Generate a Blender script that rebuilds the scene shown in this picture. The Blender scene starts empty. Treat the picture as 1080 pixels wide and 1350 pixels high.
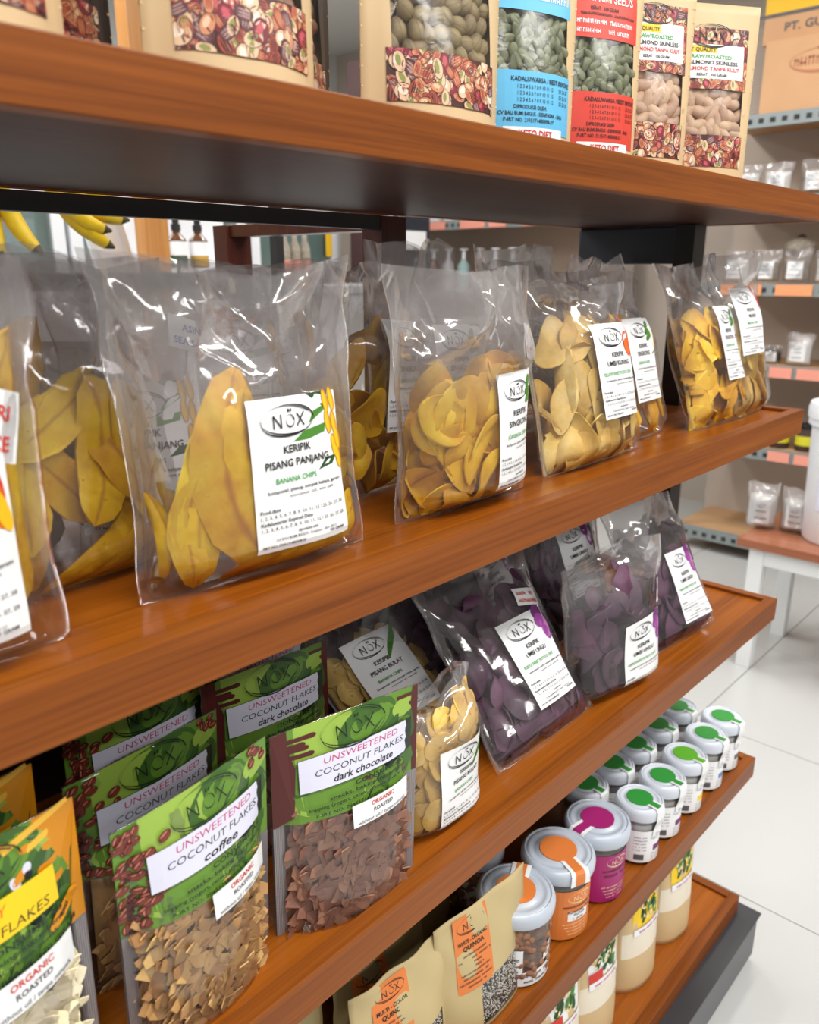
import bpy, bmesh, math, random
import numpy as np
from mathutils import Matrix, Vector

SC = bpy.context.scene
COL = SC.collection
R_ = math.radians

# ------------------------------------------------------------------ camera
CAM_Z = 1.38
cd = bpy.data.cameras.new('camera')
cam = bpy.data.objects.new('camera', cd); COL.objects.link(cam)
_p, _a = R_(16.65), R_(42.67)
F = Vector((math.cos(_p)*math.cos(_a), math.cos(_p)*math.sin(_a), -math.sin(_p)))
RT = Vector((math.sin(_a), -math.cos(_a), 0)); UP = RT.cross(F)
M = Matrix.Identity(4)
for i in range(3):
    M[i][0], M[i][1], M[i][2] = RT[i], UP[i], -F[i]
M.translation = (0, 0, CAM_Z)
cam.matrix_world = M
cd.sensor_fit = 'HORIZONTAL'; cd.sensor_width = 36.0; cd.lens = 36.0*1060/1080
cd.clip_start = .02
cd.dof.use_dof = True; cd.dof.focus_distance = .82; cd.dof.aperture_fstop = 9.0
SC.camera = cam

# ------------------------------------------------------------------ world, lamps, exposure
w = bpy.data.worlds.new('store_light'); SC.world = w; w.use_nodes = True
w.node_tree.nodes['Background'].inputs[0].default_value = (1, .99, .97, 1)
w.node_tree.nodes['Background'].inputs[1].default_value = .42
def area(name, loc, sx, sy, power, col=(1, .98, .955)):
    l = bpy.data.lights.new(name, 'AREA'); l.shape = 'RECTANGLE'; l.size = sx; l.size_y = sy
    l.energy = power; l.color = col
    o = bpy.data.objects.new(name, l); COL.objects.link(o); o.location = loc
    return o
for i, (x, y, pw) in enumerate(((-.4, -.55, 26), (.9, -.75, 26), (2.3, -.75, 26), (-.9, -2.1, 22), (1.6, -2.2, 22),
                                (2.7, .9, 22), (2.9, 2.6, 26), (.6, 2.4, 24), (1.6, 4.0, 26), (-.6, 3.2, 22))):
    area('ceiling_lamp', (x, y, 2.92), 1.2, .22, pw)
SC.view_settings.view_transform = 'Standard'
SC.view_settings.look = 'None'
SC.view_settings.gamma = 1
SC.view_settings.use_curve_mapping = False
SC.view_settings.exposure = 0.2
SC.cycles.transparent_max_bounces = 40
SC.cycles.max_bounces = 8
SC.cycles.diffuse_bounces = 3
SC.cycles.glossy_bounces = 4
SC.cycles.caustics_reflective = False
SC.cycles.caustics_refractive = False
SC.cycles.sample_clamp_indirect = 6

# ------------------------------------------------------------------ materials
def srgb(r, g, b):
    f = lambda c: (c/255/12.92) if c/255 <= .04045 else ((c/255+.055)/1.055)**2.4
    return (f(r), f(g), f(b), 1)
MT = {}
class NT:
    def __init__(s, name):
        s.m = bpy.data.materials.new(name); s.m.use_nodes = True; s.t = s.m.node_tree; s.t.nodes.clear()
        s.out = s.t.nodes.new('ShaderNodeOutputMaterial')
    def n(s, typ, ins=None, **kw):
        x = s.t.nodes.new(typ)
        for k, v in kw.items(): setattr(x, k, v)
        for k, v in (ins or {}).items():
            if isinstance(v, bpy.types.NodeSocket): s.t.links.new(v, x.inputs[k])
            else: x.inputs[k].default_value = v
        return x
    def ramp(s, fac, stops, interp='LINEAR'):
        r = s.n('ShaderNodeValToRGB', {0: fac}); e = r.color_ramp; e.interpolation = interp
        while len(e.elements) > 1: e.elements.remove(e.elements[-1])
        e.elements[0].position, e.elements[0].color = stops[0]
        for p, c in stops[1:]:
            k = e.elements.new(p); k.color = c
        return r.outputs[0]
    def end(s, sh): s.t.links.new(sh, s.out.inputs[0]); return s.m

def plain(name, col, rough=.5, metal=0, coat=0, noise=0, nscale=30, bump=0, spec=.5, emit=0):
    t = NT(name); ins = {'Base Color': col, 'Roughness': rough, 'Metallic': metal, 'Coat Weight': coat, 'Specular IOR Level': spec}
    if noise or bump:
        tc = t.n('ShaderNodeTexCoord')
        nz = t.n('ShaderNodeTexNoise', {'Vector': tc.outputs['Object'], 'Scale': nscale, 'Detail': 4})
        if noise:
            d = tuple(c*(1-noise) for c in col[:3])+(1,); l = tuple(min(1, c*(1+noise)) for c in col[:3])+(1,)
            ins['Base Color'] = t.ramp(nz.outputs[0], [(.3, d), (.7, l)])
        if bump:
            ins['Normal'] = t.n('ShaderNodeBump', {'Height': nz.outputs[0], 'Strength': bump, 'Distance': .002}).outputs[0]
    if emit: ins['Emission Color'] = col; ins['Emission Strength'] = emit
    MT[name] = t.end(t.n('ShaderNodeBsdfPrincipled', ins).outputs[0]); return MT[name]

def wood(name, dark, mid, light, axis='X', rough=.28, coat=.35, spec=.3):
    t = NT(name); tc = t.n('ShaderNodeTexCoord')
    sc = {'X': (3, 170, 170), 'Y': (170, 3, 170), 'Z': (170, 170, 3)}[axis]
    mp = t.n('ShaderNodeMapping', {'Vector': tc.outputs['Object'], 'Scale': sc})
    n1 = t.n('ShaderNodeTexNoise', {'Vector': mp.outputs[0], 'Scale': 1.6, 'Detail': 5, 'Roughness': .6, 'Distortion': .4})
    mp2 = t.n('ShaderNodeMapping', {'Vector': tc.outputs['Object'], 'Scale': tuple(c*.16 for c in sc)})
    n2 = t.n('ShaderNodeTexNoise', {'Vector': mp2.outputs[0], 'Scale': 2.0, 'Detail': 2})
    mx = t.n('ShaderNodeMath', {0: n1.outputs[0], 1: n2.outputs[0]}, operation='ADD')
    c = t.ramp(mx.outputs[0], [(.0, dark), (.72, dark), (1.0, mid), (1.0, mid)])
    c = t.ramp(t.n('ShaderNodeMath', {0: mx.outputs[0], 1: .5}, operation='MULTIPLY').outputs[0], [(.3, dark), (.5, mid), (.7, light)])
    bp = t.n('ShaderNodeBump', {'Height': n1.outputs[0], 'Strength': .12, 'Distance': .0006})
    MT[name] = t.end(t.n('ShaderNodeBsdfPrincipled', {'Base Color': c, 'Roughness': rough, 'Coat Weight': coat, 'Coat Roughness': .15, 'Specular IOR Level': spec, 'Normal': bp.outputs[0]}).outputs[0])
    return MT[name]

def film(name, haze=.07, tint=(.97, .965, .97, 1), rough=.09, gl=.05, gmax=.75, hcol=(.82, .80, .82, 1), bump=.25, bscale=55, loose=0.):
    t = NT(name); tc = t.n('ShaderNodeTexCoord')
    nz = t.n('ShaderNodeTexNoise', {'Vector': tc.outputs['Object'], 'Scale': bscale, 'Detail': 3, 'Distortion': 1.2})
    bp = t.n('ShaderNodeBump', {'Height': nz.outputs[0], 'Strength': bump, 'Distance': .0025})
    tr = t.n('ShaderNodeBsdfTransparent', {0: tint})
    df = t.n('ShaderNodeBsdfDiffuse', {0: hcol}); tl = t.n('ShaderNodeBsdfTranslucent', {0: hcol})
    dd = t.n('ShaderNodeMixShader', {0: .5, 1: df.outputs[0], 2: tl.outputs[0]})
    at = t.n('ShaderNodeAttribute', attribute_name='loose')
    hz = t.n('ShaderNodeMath', {0: t.n('ShaderNodeMath', {0: at.outputs['Fac'], 1: loose}, operation='MULTIPLY').outputs[0], 1: haze}, operation='ADD')
    a = t.n('ShaderNodeMixShader', {0: hz.outputs[0], 1: tr.outputs[0], 2: dd.outputs[0]})
    g = t.n('ShaderNodeBsdfGlossy', {'Color': (1, 1, 1, 1), 'Roughness': rough, 'Normal': bp.outputs[0]})
    lw = t.n('ShaderNodeLayerWeight', {'Blend': .28, 'Normal': bp.outputs[0]})
    mr = t.n('ShaderNodeMapRange', {0: lw.outputs['Fresnel'], 1: 0, 2: 1, 3: gl, 4: gmax})
    MT[name] = t.end(t.n('ShaderNodeMixShader', {0: mr.outputs[0], 1: a.outputs[0], 2: g.outputs[0]}).outputs[0])
    return MT[name]

def food(name, stops, rough=.55, spots=None, streak=None, radial=False, vary=.12, scale=130, coat=.0, bump=.35):
    """UV-based skin for chips: u along, v across; stops colour it from the rim to the centre line"""
    t = NT(name); uv = t.n('ShaderNodeUVMap'); tc = t.n('ShaderNodeTexCoord'); oi = t.n('ShaderNodeObjectInfo')
    sp = t.n('ShaderNodeSeparateXYZ', {0: uv.outputs[0]})
    nz = t.n('ShaderNodeTexNoise', {'Vector': tc.outputs['Object'], 'Scale': scale, 'Detail': 5, 'Roughness': .65})
    big = t.n('ShaderNodeTexNoise', {'Vector': tc.outputs['Object'], 'Scale': scale*.22, 'Detail': 2})
    c = t.ramp(t.n('ShaderNodeMath', {0: big.outputs[0], 1: t.n('ShaderNodeMath', {0: nz.outputs[0], 1: .45}, operation='MULTIPLY').outputs[0]}, operation='ADD').outputs[0], stops)
    if streak:
        d = t.n('ShaderNodeMath', {0: t.n('ShaderNodeMath', {0: sp.outputs[1], 1: .5}, operation='SUBTRACT').outputs[0]}, operation='ABSOLUTE')
        if radial: d = t.n('ShaderNodeVectorMath', {0: uv.outputs[0], 1: (.5, .5, 0)}, operation='DISTANCE')
        d2 = t.n('ShaderNodeMath', {0: d.outputs['Value' if radial else 0], 1: t.n('ShaderNodeMath', {0: big.outputs[0], 1: .22}, operation='MULTIPLY').outputs[0]}, operation='ADD')
        k = t.ramp(d2.outputs[0], [(.10, (1, 1, 1, 1)), (.19, (0, 0, 0, 1))])
        c = t.n('ShaderNodeMix', {0: k, 6: c, 7: streak}, data_type='RGBA').outputs[2]
    if spots:
        k = t.ramp(nz.outputs[0], [(.66, (0, 0, 0, 1)), (.74, (1, 1, 1, 1))])
        c = t.n('ShaderNodeMix', {0: k, 6: c, 7: spots}, data_type='RGBA').outputs[2]
    hv = t.n('ShaderNodeHueSaturation', {'Color': c, 'Value': t.n('ShaderNodeMapRange', {0: oi.outputs['Random'], 3: 1-vary, 4: 1+vary}).outputs[0],
        'Hue': t.n('ShaderNodeMapRange', {0: oi.outputs['Random'], 3: .49, 4: .508}).outputs[0]})
    bp = t.n('ShaderNodeBump', {'Height': nz.outputs[0], 'Strength': bump, 'Distance': .0015})
    MT[name] = t.end(t.n('ShaderNodeBsdfPrincipled', {'Base Color': hv.outputs[0], 'Roughness': rough, 'Coat Weight': coat, 'Normal': bp.outputs[0]}).outputs[0])
    return MT[name]

wood('wood_x', srgb(94, 46, 11), srgb(128, 67, 18), srgb(150, 83, 26), 'X', rough=.42, coat=.05, spec=.22)
wood('wood_y', srgb(94, 46, 11), srgb(128, 67, 18), srgb(150, 83, 26), 'Y', rough=.42, coat=.05, spec=.22)
wood('wood_floor', srgb(112, 54, 10), srgb(150, 80, 18), srgb(170, 96, 28), 'X', rough=.28, coat=.2)
wood('wood_under_shade', srgb(52, 26, 16), srgb(66, 34, 22), srgb(80, 42, 28), 'X', rough=.42, coat=0, spec=.14)  # shelf wood darkened: shade below the trays is put into the colour
wood('post_wood', srgb(66, 28, 22), srgb(82, 38, 30), srgb(96, 48, 38), 'Z', coat=0)
wood('oak', srgb(196, 128, 66), srgb(216, 152, 86), srgb(226, 170, 104), 'Z')
wood('bench_wood', srgb(140, 84, 58), srgb(160, 100, 72), srgb(176, 116, 88), 'Y')
wood('ply', srgb(186, 146, 104), srgb(200, 160, 118), srgb(210, 172, 130), 'Y', rough=.5, coat=0)
film('film', haze=.03, loose=.2, rough=.075, gl=.05, gmax=.55, hcol=(.86, .82, .83, 1), tint=(.985, .98, .985, 1), bump=.06)
film('film_back', haze=.05, loose=.24, gl=.05, gmax=.5, hcol=(.86, .82, .82, 1), bump=.06)
film('film_clear', haze=.03, gl=.04, gmax=.55, bump=.15)
film('film_window', haze=.02, gl=.04, gmax=.4, bump=.15, rough=.16)
film('jar_glass', haze=.02, gl=.05, gmax=.9, bump=0, rough=.03)
film('fridge_glass', haze=.10, gl=.10, gmax=.8, bump=0, rough=.03, hcol=(.75, .85, .84, 1), tint=(.86, .93, .92, 1))
def sealmat():
    t = NT('seal'); tc = t.n('ShaderNodeTexCoord')
    v = t.n('ShaderNodeTexVoronoi', {'Vector': tc.outputs['Object'], 'Scale': 620, 'Randomness': .05})
    k = t.ramp(v.outputs['Distance'], [(.28, (.5, .47, .48, 1)), (.42, (.2, .18, .185, 1))])
    p = t.n('ShaderNodeBsdfPrincipled', {'Base Color': k, 'Roughness': .3})
    tr = t.n('ShaderNodeBsdfTransparent')
    MT['seal'] = t.end(t.n('ShaderNodeMixShader', {0: .7, 1: tr.outputs[0], 2: p.outputs[0]}).outputs[0])
sealmat()
food('banana', [(.45, srgb(196, 140, 4)), (.72, srgb(232, 180, 14)), (.95, srgb(242, 204, 50))], streak=srgb(188, 126, 30), spots=srgb(176, 118, 20))
food('cassava', [(.45, srgb(206, 142, 6)), (.72, srgb(236, 178, 18)), (.95, srgb(244, 204, 60))], spots=srgb(196, 140, 40), vary=.2)
food('pale_chip', [(.45, srgb(206, 158, 52)), (.72, srgb(226, 186, 92)), (.95, srgb(236, 206, 132))], spots=srgb(212, 160, 70), vary=.12)
food('purple', [(.45, srgb(46, 22, 40)), (.72, srgb(74, 38, 62)), (.95, srgb(98, 58, 86))], spots=srgb(98, 68, 88), vary=.3, rough=.5)
food('coin', [(.45, srgb(196, 148, 58)), (.72, srgb(222, 180, 88)), (.95, srgb(234, 200, 118))], spots=srgb(150, 100, 40), streak=srgb(160, 104, 40), radial=True, vary=.14)
food('flake_brown', [(.45, srgb(160, 112, 62)), (.72, srgb(190, 146, 92)), (.95, srgb(210, 172, 118))], vary=.22, scale=60)
food('flake_choc', [(.45, srgb(112, 72, 56)), (.72, srgb(142, 98, 78)), (.95, srgb(166, 122, 100))], vary=.22, scale=60)
food('flake_white', [(.45, srgb(226, 206, 160)), (.72, srgb(240, 228, 192)), (.95, srgb(248, 240, 214))], vary=.1, scale=60)
food('almond', [(.45, srgb(186, 142, 110)), (.72, srgb(210, 172, 140)), (.95, srgb(224, 192, 162))], vary=.1)
food('pistachio', [(.45, srgb(96, 80, 50)), (.72, srgb(134, 114, 76)), (.95, srgb(166, 148, 104))], vary=.16, streak=srgb(96, 84, 50))
food('pumpkin_seed', [(.45, srgb(82, 88, 60)), (.72, srgb(110, 116, 84)), (.95, srgb(138, 142, 106))], vary=.16, rough=.4)
food('brown_nut', [(.45, srgb(110, 74, 52)), (.72, srgb(150, 108, 82)), (.95, srgb(176, 134, 106))], vary=.2)
plain('label', srgb(240, 241, 242), .42)
plain('ink', srgb(22, 22, 24), .5)
plain('ink_soft', srgb(92, 92, 96), .5)
plain('ink_green', srgb(62, 158, 70), .5)
plain('ink_blue', srgb(80, 92, 190), .5)
plain('ink_red', srgb(206, 52, 40), .5)
plain('ink_pink', srgb(196, 44, 112), .5)
plain('ink_orange', srgb(222, 110, 20), .5)
plain('a_yellow', srgb(240, 190, 26), .5)
plain('a_gold', srgb(206, 140, 10), .5)
plain('a_green', srgb(70, 130, 40), .5)
plain('a_dkgreen', srgb(34, 74, 30), .5)
plain('a_brown', srgb(132, 74, 46), .5)
plain('a_cream', srgb(242, 224, 176), .5)
plain('a_yam', srgb(232, 104, 40), .5)
plain('a_yam2', srgb(214, 70, 24), .5)
plain('a_purple', srgb(150, 66, 150), .5)
plain('a_purple2', srgb(112, 44, 112), .5)
plain('a_lilac', srgb(190, 120, 184), .5)
plain('p_green', srgb(100, 142, 46), .38)
plain('p_lime', srgb(152, 184, 74), .38)
plain('p_mid', srgb(66, 104, 38), .38)
plain('p_dark', srgb(54, 90, 36), .38)
plain('p_deep', srgb(18, 38, 22), .38)
plain('p_maroon', srgb(84, 28, 26), .36)
plain('n_dark', srgb(70, 30, 26), .42)
plain('n_red', srgb(166, 72, 52), .42)
plain('n_tan', srgb(206, 140, 100), .42)
plain('n_cream', srgb(226, 192, 156), .42)
plain('n_white', srgb(240, 226, 208), .42)
plain('n_wine', srgb(130, 30, 48), .42)
plain('n_pink', srgb(196, 84, 96), .42)
plain('n_plum', srgb(98, 52, 58), .42)
plain('n_grey', srgb(170, 140, 136), .42)
plain('n_olive', srgb(140, 146, 76), .42)
plain('bean', srgb(126, 54, 40), .38)
plain('bean_light', srgb(196, 120, 98), .38)
plain('bean_dark', srgb(66, 22, 20), .38)
plain('honey', srgb(214, 138, 14), .36)
plain('honey_light', srgb(240, 186, 60), .36)
plain('yellow_band', srgb(246, 206, 20), .4)
plain('lav', srgb(222, 222, 240), .42)
plain('kraft', srgb(214, 186, 142), .55, noise=.05, nscale=14)
plain('cream_paper', srgb(194, 174, 126), .5, noise=.04, nscale=10)
plain('olive_paper', srgb(168, 150, 104), .5, noise=.04, nscale=10)
plain('flour_paper', srgb(212, 184, 138), .5)
plain('flour', srgb(236, 226, 206), .6)
plain('p_sky', srgb(96, 184, 228), .4)
plain('p_red', srgb(214, 66, 50), .4)
plain('p_orange', srgb(222, 126, 60), .45)
plain('p_magenta', srgb(164, 36, 110), .4)
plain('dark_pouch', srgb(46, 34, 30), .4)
plain('lid', srgb(190, 198, 210), .3, spec=.6)
plain('lid_w', srgb(212, 218, 228), .3, spec=.6)
plain('lid_green', srgb(52, 150, 62), .4)
plain('lid_lime', srgb(96, 176, 46), .4)
plain('tile', srgb(196, 197, 195), .24, spec=.5)
plain('grout', srgb(150, 148, 142), .8)
plain('wall', srgb(194, 181, 169), .8)
plain('wall_white', srgb(222, 222, 220), .8)
plain('ceiling', srgb(236, 236, 232), .9)
plain('black_metal', srgb(30, 29, 30), .45)
plain('navy', srgb(40, 44, 56), .4)
plain('plinth', srgb(58, 58, 62), .45)
plain('plinth_face', srgb(104, 104, 108), .5)
plain('rail', srgb(142, 150, 150), .4, metal=.2)
plain('rail_hole', srgb(40, 42, 44), .6)
plain('tag_orange', srgb(240, 160, 110), .5)
plain('tag_red', srgb(240, 158, 138), .5)
plain('carton', srgb(206, 160, 118), .7, noise=.03, nscale=8)
plain('carton_ink', srgb(184, 116, 88), .7)
plain('sign_yellow', srgb(240, 190, 40), .5)
plain('white_paint', srgb(232, 234, 234), .4)
plain('white_plastic', srgb(236, 238, 242), .35)
plain('fridge_in', srgb(150, 176, 174), .6)
plain('amber', srgb(96, 58, 30), .15)
plain('serum_green', srgb(70, 96, 74), .2)
plain('serum_gold', srgb(190, 150, 60), .2)
plain('rubber', srgb(24, 24, 26), .5)
plain('banana_skin', srgb(232, 196, 36), .45, noise=.12, nscale=40)
plain('banana_tip', srgb(70, 60, 30), .6)
plain('powder', srgb(236, 234, 230), .7)
plain('grey_food', srgb(150, 140, 126), .7, noise=.3, nscale=60)
plain('dark_food', srgb(70, 48, 42), .7, noise=.3, nscale=60)
plain('yellow_cap', srgb(220, 214, 50), .4)
plain('seed_white', srgb(222, 218, 206), .6)
plain('seed_black', srgb(60, 54, 52), .6)
plain('b1', srgb(80, 130, 190), .4); plain('b2', srgb(230, 190, 80), .4); plain('b3', srgb(226, 226, 226), .4); plain('b4', srgb(200, 120, 90), .4)
plain('wood_dark_brown', srgb(74, 46, 46), .5)

# ------------------------------------------------------------------ object helpers
def raw(name, verts, faces, mats, fm=None, parent=None, smooth=False, uv=None):
    me = bpy.data.meshes.new(name)
    me.from_pydata([tuple(map(float, v)) for v in verts] if not isinstance(verts, np.ndarray) else verts.tolist(), [], faces)
    if isinstance(mats, str): mats = [mats]
    for m in mats: me.materials.append(MT[m])
    if fm is not None: me.polygons.foreach_set('material_index', fm)
    if smooth: me.polygons.foreach_set('use_smooth', [True]*len(me.polygons))
    if uv is not None:
        ul = me.uv_layers.new(name='UVMap')
        vi = np.empty(len(me.loops), int); me.loops.foreach_get('vertex_index', vi)
        ul.data.foreach_set('uv', np.asarray(uv, float)[vi].ravel())
    me.update()
    o = bpy.data.objects.new(name, me); COL.objects.link(o)
    if parent: o.parent = parent
    return o
def inst(name, mesh, parent, mat4=None):
    o = bpy.data.objects.new(name, mesh); COL.objects.link(o); o.parent = parent
    if mat4 is not None: o.matrix_local = mat4
    return o
def thing(name, label, cat, loc=(0, 0, 0), rotz=0, group=None, lean=0, roll=0):
    o = bpy.data.objects.new(name, None); COL.objects.link(o); o.empty_display_size = .02
    o.matrix_local = Matrix.Translation(loc) @ Matrix.Rotation(R_(rotz), 4, 'Z') @ Matrix.Rotation(-R_(lean), 4, 'X') @ Matrix.Rotation(R_(roll), 4, 'Y')
    o['label'] = label; o['category'] = cat
    if group: o['group'] = group
    return o
class MB:
    """collects shapes into one mesh"""
    def __init__(s): s.v, s.f, s.m, s.ms = [], [], [], []
    def mi(s, mat):
        if mat not in s.ms: s.ms.append(mat)
        return s.ms.index(mat)
    def add(s, v, f, mat):
        b = len(s.v); s.v += [tuple(p) for p in v]; s.f += [tuple(i+b for i in q) for q in f]; s.m += [s.mi(mat)]*len(f); return s
    def box(s, x0, x1, y0, y1, z0, z1, mat, bev=0):
        if bev <= 0:
            v = [(x, y, z) for x in (x0, x1) for y in (y0, y1) for z in (z0, z1)]
            return s.add(v, [(0, 1, 3, 2), (4, 6, 7, 5), (0, 4, 5, 1), (2, 3, 7, 6), (0, 2, 6, 4), (1, 5, 7, 3)], mat)
        bm = bmesh.new(); bmesh.ops.create_cube(bm, size=1)
        for p in bm.verts: p.co = ((x0+x1)/2+p.co.x*(x1-x0), (y0+y1)/2+p.co.y*(y1-y0), (z0+z1)/2+p.co.z*(z1-z0))
        bmesh.ops.bevel(bm, geom=list(bm.edges), offset=bev, segments=2, profile=.6, affect='EDGES')
        bm.verts.index_update(); v = [p.co[:] for p in bm.verts]; f = [[q.index for q in fc.verts] for fc in bm.faces]; bm.free()
        return s.add(v, f, mat)
    def lathe(s, prof, mat, n=28, cx=0, cy=0, caps=True):
        v = []; f = []
        for r, z in prof:
            for k in range(n): v.append((cx+r*math.cos(2*math.pi*k/n), cy+r*math.sin(2*math.pi*k/n), z))
        for i in range(len(prof)-1):
            for k in range(n): f.append((i*n+k, i*n+(k+1) % n, (i+1)*n+(k+1) % n, (i+1)*n+k))
        if caps: f.append(tuple(range(n))[::-1]); f.append(tuple((len(prof)-1)*n+k for k in range(n)))
        return s.add(v, f, mat)
    def build(s, name, parent=None, smooth=False):
        return raw(name, s.v, s.f, s.ms, s.m, parent, smooth)
def prop(o, label=None, cat=None, group=None, kind=None):
    for k, v in (('label', label), ('category', cat), ('group', group), ('kind', kind)):
        if v: o[k] = v
    return o
def autosmooth(o, ang=40):
    me = o.data; bm = bmesh.new(); bm.from_mesh(me)
    for e in bm.edges:
        if len(e.link_faces) == 2 and e.calc_face_angle(0) > R_(ang): e.smooth = False
    for f in bm.faces: f.smooth = True
    bm.to_mesh(me); bm.free(); return o

# ------------------------------------------------------------------ flat print
_TX = {}
def glyphs(s, bold):
    k = (s, bold)
    if k not in _TX:
        c = bpy.data.curves.new('t', 'FONT'); c.body = s; c.resolution_u = 2; c.align_x = 'CENTER'; c.offset = .018 if bold else (-.004 if bold is None else .003)
        o = bpy.data.objects.new('t', c); me = bpy.data.meshes.new_from_object(o)
        v = np.array([p.co[:2] for p in me.vertices]) if len(me.vertices) else np.zeros((0, 2))
        _TX[k] = (v, [tuple(p.vertices) for p in me.polygons])
        bpy.data.objects.remove(o); bpy.data.curves.remove(c); bpy.data.meshes.remove(me)
    return _TX[k]
class Print:
    def __init__(s): s.v, s.f, s.m, s.ms = [], [], [], []
    def add(s, pts, faces, mat, layer):
        b = len(s.v)
        if mat not in s.ms: s.ms.append(mat)
        s.v += [(p[0], p[1], layer) for p in pts]; s.f += [tuple(i+b for i in q) for q in faces]; s.m += [s.ms.index(mat)]*len(faces)
    def poly(s, pts, mat, layer=1): s.add(pts, [tuple(range(len(pts)))], mat, layer)
    def rect(s, x0, x1, z0, z1, mat, layer=0, nx=8, nz=8, rot=0):
        P = [(x0+(x1-x0)*i/nx, z0+(z1-z0)*j/nz) for j in range(nz+1) for i in range(nx+1)]
        if rot: 
            c, q = math.cos(rot), math.sin(rot); mx, mz = (x0+x1)/2, (z0+z1)/2
            P = [(mx+(x-mx)*c-(z-mz)*q, mz+(x-mx)*q+(z-mz)*c) for x, z in P]
        s.add(P, [(j*(nx+1)+i, j*(nx+1)+i+1, (j+1)*(nx+1)+i+1, (j+1)*(nx+1)+i) for j in range(nz) for i in range(nx)], mat, layer)
    def text(s, t, x, z, size, mat='ink', bold=False, rot=0, shear=0, wmax=None, layer=3, width=None, left=False):
        v, f = glyphs(t, bold)
        if not len(v): return
        wd = v[:, 0].max()-v[:, 0].min(); sx = size
        if width: sx = width/wd
        elif wmax and wd*size > wmax: sx = wmax/wd
        q = np.stack([(v[:, 0]+shear*v[:, 1])*sx, v[:, 1]*size], 1)
        if left: q[:, 0] -= q[:, 0].min()
        if rot:
            c, n = math.cos(rot), math.sin(rot); q = q @ np.array([[c, n], [-n, c]])
        s.add((q+np.array([x, z])).tolist(), f, mat, layer)
    def ell(s, cx, cz, rx, rz, mat, layer=2, rot=0, n=18):
        c, q = math.cos(rot), math.sin(rot)
        P = [(math.cos(2*math.pi*k/n)*rx, math.sin(2*math.pi*k/n)*rz) for k in range(n)]
        s.poly([(cx+x*c-z*q, cz+x*q+z*c) for x, z in P], mat, layer)
    def ring(s, cx, cz, rx, rz, wd, mat, layer=3, rot=0, n=40, a0=0, a1=2*math.pi):
        c, q = math.cos(rot), math.sin(rot); P = []
        for k in range(n+1):
            a = a0+(a1-a0)*k/n; t = wd*(.55+.45*math.sin(a*1.5+1))
            for e in (0, t): P.append(((rx-e)*math.cos(a), (rz-e)*math.sin(a)))
        P = [(cx+x*c-z*q, cz+x*q+z*c) for x, z in P]
        s.add(P, [(2*k, 2*k+1, 2*k+3, 2*k+2) for k in range(n)], mat, layer)
    def line(s, pts, wd, mat, layer=3):
        for (x0, z0), (x1, z1) in zip(pts, pts[1:]):
            L = math.hypot(x1-x0, z1-z0) or 1e-9; nx, nz = -(z1-z0)/L*wd/2, (x1-x0)/L*wd/2
            s.poly([(x0+nx, z0+nz), (x0-nx, z0-nz), (x1-nx, z1-nz), (x1+nx, z1+nz)], mat, layer)
    def scrib(s, x, z, size, width, mat, layer=3, seed=0):
        """line of lettering too small to read"""
        rs = np.random.RandomState(int(abs(x*7919+z*104729+width*1e5)*1e3+seed) % 99991); q = x-width/2
        while q < x+width/2-size*.3:
            l = size*rs.uniform(.35, .7)
            if rs.rand() > .14:
                for e in ((0, .22), (.6, .82)): s.rect(q+l*e[0], q+l*e[1], z, z+size*rs.uniform(.55, .75), mat, layer, 1, 1)
                h = size*rs.uniform(.0, .55); s.rect(q, q+l*.8, z+h, z+h+size*.16, mat, layer, 1, 1)
            q += l*1.12
    def logo(s, cx, cz, a, mat='ink', layer=3, wd=None, k=.46):
        wd = wd or a*.05
        s.ring(cx, cz, a, a*k, wd, mat, layer, .03); s.ring(cx-a*.015, cz+a*.01, a*1.02, a*k*.9, wd*.8, mat, layer, -.05, a0=.6, a1=5.6)
        h = a*.36; x = cx-a*.42; z = cz-h*.55; t = wd*.9
        s.line([(x-a*.12, z), (x-a*.12, z+h*1.05), (x+a*.16, z), (x+a*.16, z+h*1.1)], t, mat, layer)
        s.ring(cx+a*.08, z+h*.5, a*.17, h*.52, t, mat, layer)
        s.line([(cx+a*.32, z), (cx+a*.62, z+h*1.1)], t, mat, layer); s.line([(cx+a*.34, z+h*1.05), (cx+a*.6, z)], t, mat, layer)
        for dx in (.02, .11): s.line([(cx+a*dx, z+h*1.22), (cx+a*(dx+.03), z+h*1.45)], t*1.4, mat, layer)
    def bake(s, name, fn, parent, eps=.00016, base=.0005):
        a = np.array(s.v, float); X, Y, Z = fn(a[:, 0], a[:, 1])
        Y = Y-base-a[:, 2]*eps
        return raw(name, np.stack([X, Y, Z], 1), s.f, s.ms, s.m, parent)

def label_map(surf, cx, cz, rot=0):
    c, q = math.cos(rot), math.sin(rot)
    def fn(x, z):
        X = cx+x*c-z*q; Z = cz+x*q+z*c
        return X, surf(X, Z), Z
    return fn

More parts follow.
